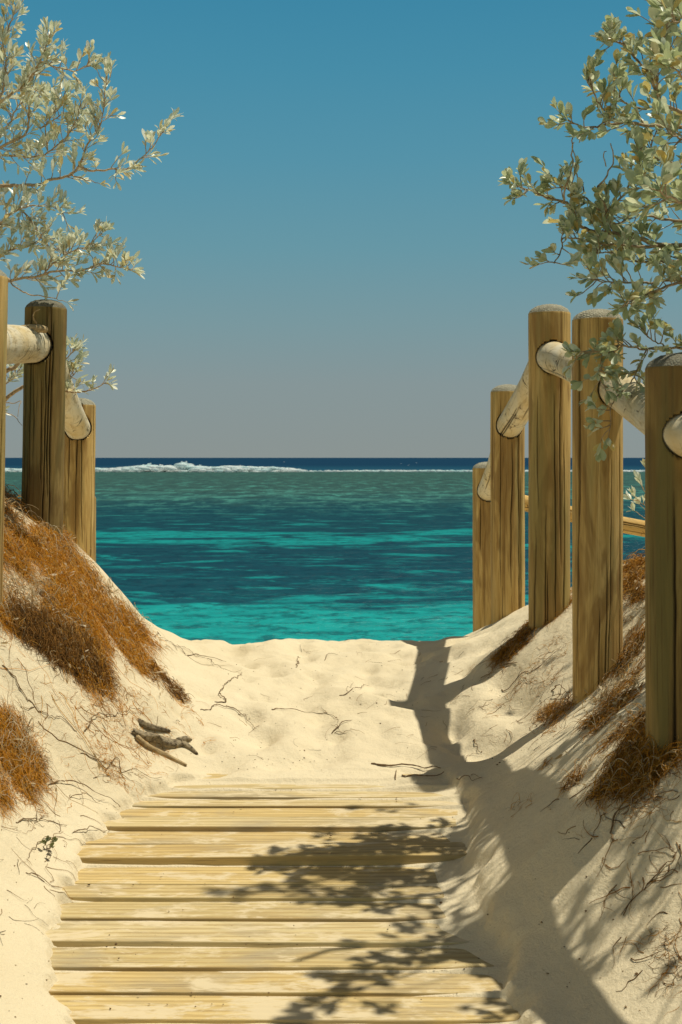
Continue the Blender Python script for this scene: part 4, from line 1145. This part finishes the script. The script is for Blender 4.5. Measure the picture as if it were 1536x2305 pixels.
wd = bpy.data.worlds.new('World'); sc.world = wd; wd.use_nodes = True
nt = wd.node_tree; nt.nodes.clear()
class WN(NT):
    def __init__(s, t): s.t = t
w = WN(nt)
out = nt.nodes.new('ShaderNodeOutputWorld')
sky = w.n('TexSky', sky_type='NISHITA'); sky.sun_disc = False
sky.sun_elevation = math.asin(SUN[2]); sky.sun_rotation = math.atan2(SUN[0], SUN[1]); sky.air_density = 1.0; sky.dust_density = 1.0; sky.ozone_density = 1.5
tc = w.n('TexCoord'); sx_ = w.n('SeparateXYZ'); w.set(sx_.inputs[0], tc.outputs['Generated'])
def lin(r, g, b):
    f = lambda c: (c / 255 / 12.92) if c / 255 <= .04045 else ((c / 255 + .055) / 1.055) ** 2.4
    return (f(r), f(g), f(b))
SKYSTOPS = [(0.0, lin(139, 148, 146)), (.055, lin(134, 150, 152)), (.10, lin(121, 152, 159)), (.155, lin(103, 151, 165)), (.22, lin(85, 146, 168)), (.28, lin(71, 140, 167)), (.335, lin(60, 133, 164))]
zr = w.math('MULTIPLY', sx_.outputs[2], 1.0)
grad = w.ramp(zr, SKYSTOPS)
sc10 = w.n('VectorMath', operation='SCALE'); w.set(sc10.inputs[0], grad); sc10.inputs['Scale'].default_value = 12.5
hi = w.mix(1.0, sky.outputs[0], (.74, .62, .46), 'MULTIPLY')
fac = w.ramp(sx_.outputs[2], [(.34, 0.0), (.55, 1.0)])
colr = w.mix(fac, sc10.outputs[0], hi)
bg = w.n('Background'); w.set(bg.inputs['Color'], colr); bg.inputs['Strength'].default_value = 0.08
nt.links.new(bg.outputs[0], out.inputs[0])

cam = bpy.data.objects.new('camera', bpy.data.cameras.new('camera'))
COL.objects.link(cam)
cam.location = (0, 0, EZ); cam.rotation_euler = (math.radians(90), 0, 0)
cd = cam.data
cd.sensor_fit = 'HORIZONTAL'; cd.sensor_width = 24.0; cd.lens = 24.0 * F / 1536.0
cd.shift_y = (HZ - 2305 / 2) / 1536.0
cd.clip_start = .05; cd.clip_end = 60000
cd.dof.use_dof = True; cd.dof.focus_distance = 5.6; cd.dof.aperture_fstop = 11.0
sc.camera = cam
vs = sc.view_settings
vs.view_transform = 'Standard'; vs.look = 'None'; vs.gamma = 1; vs.exposure = 0.0; vs.use_curve_mapping = False
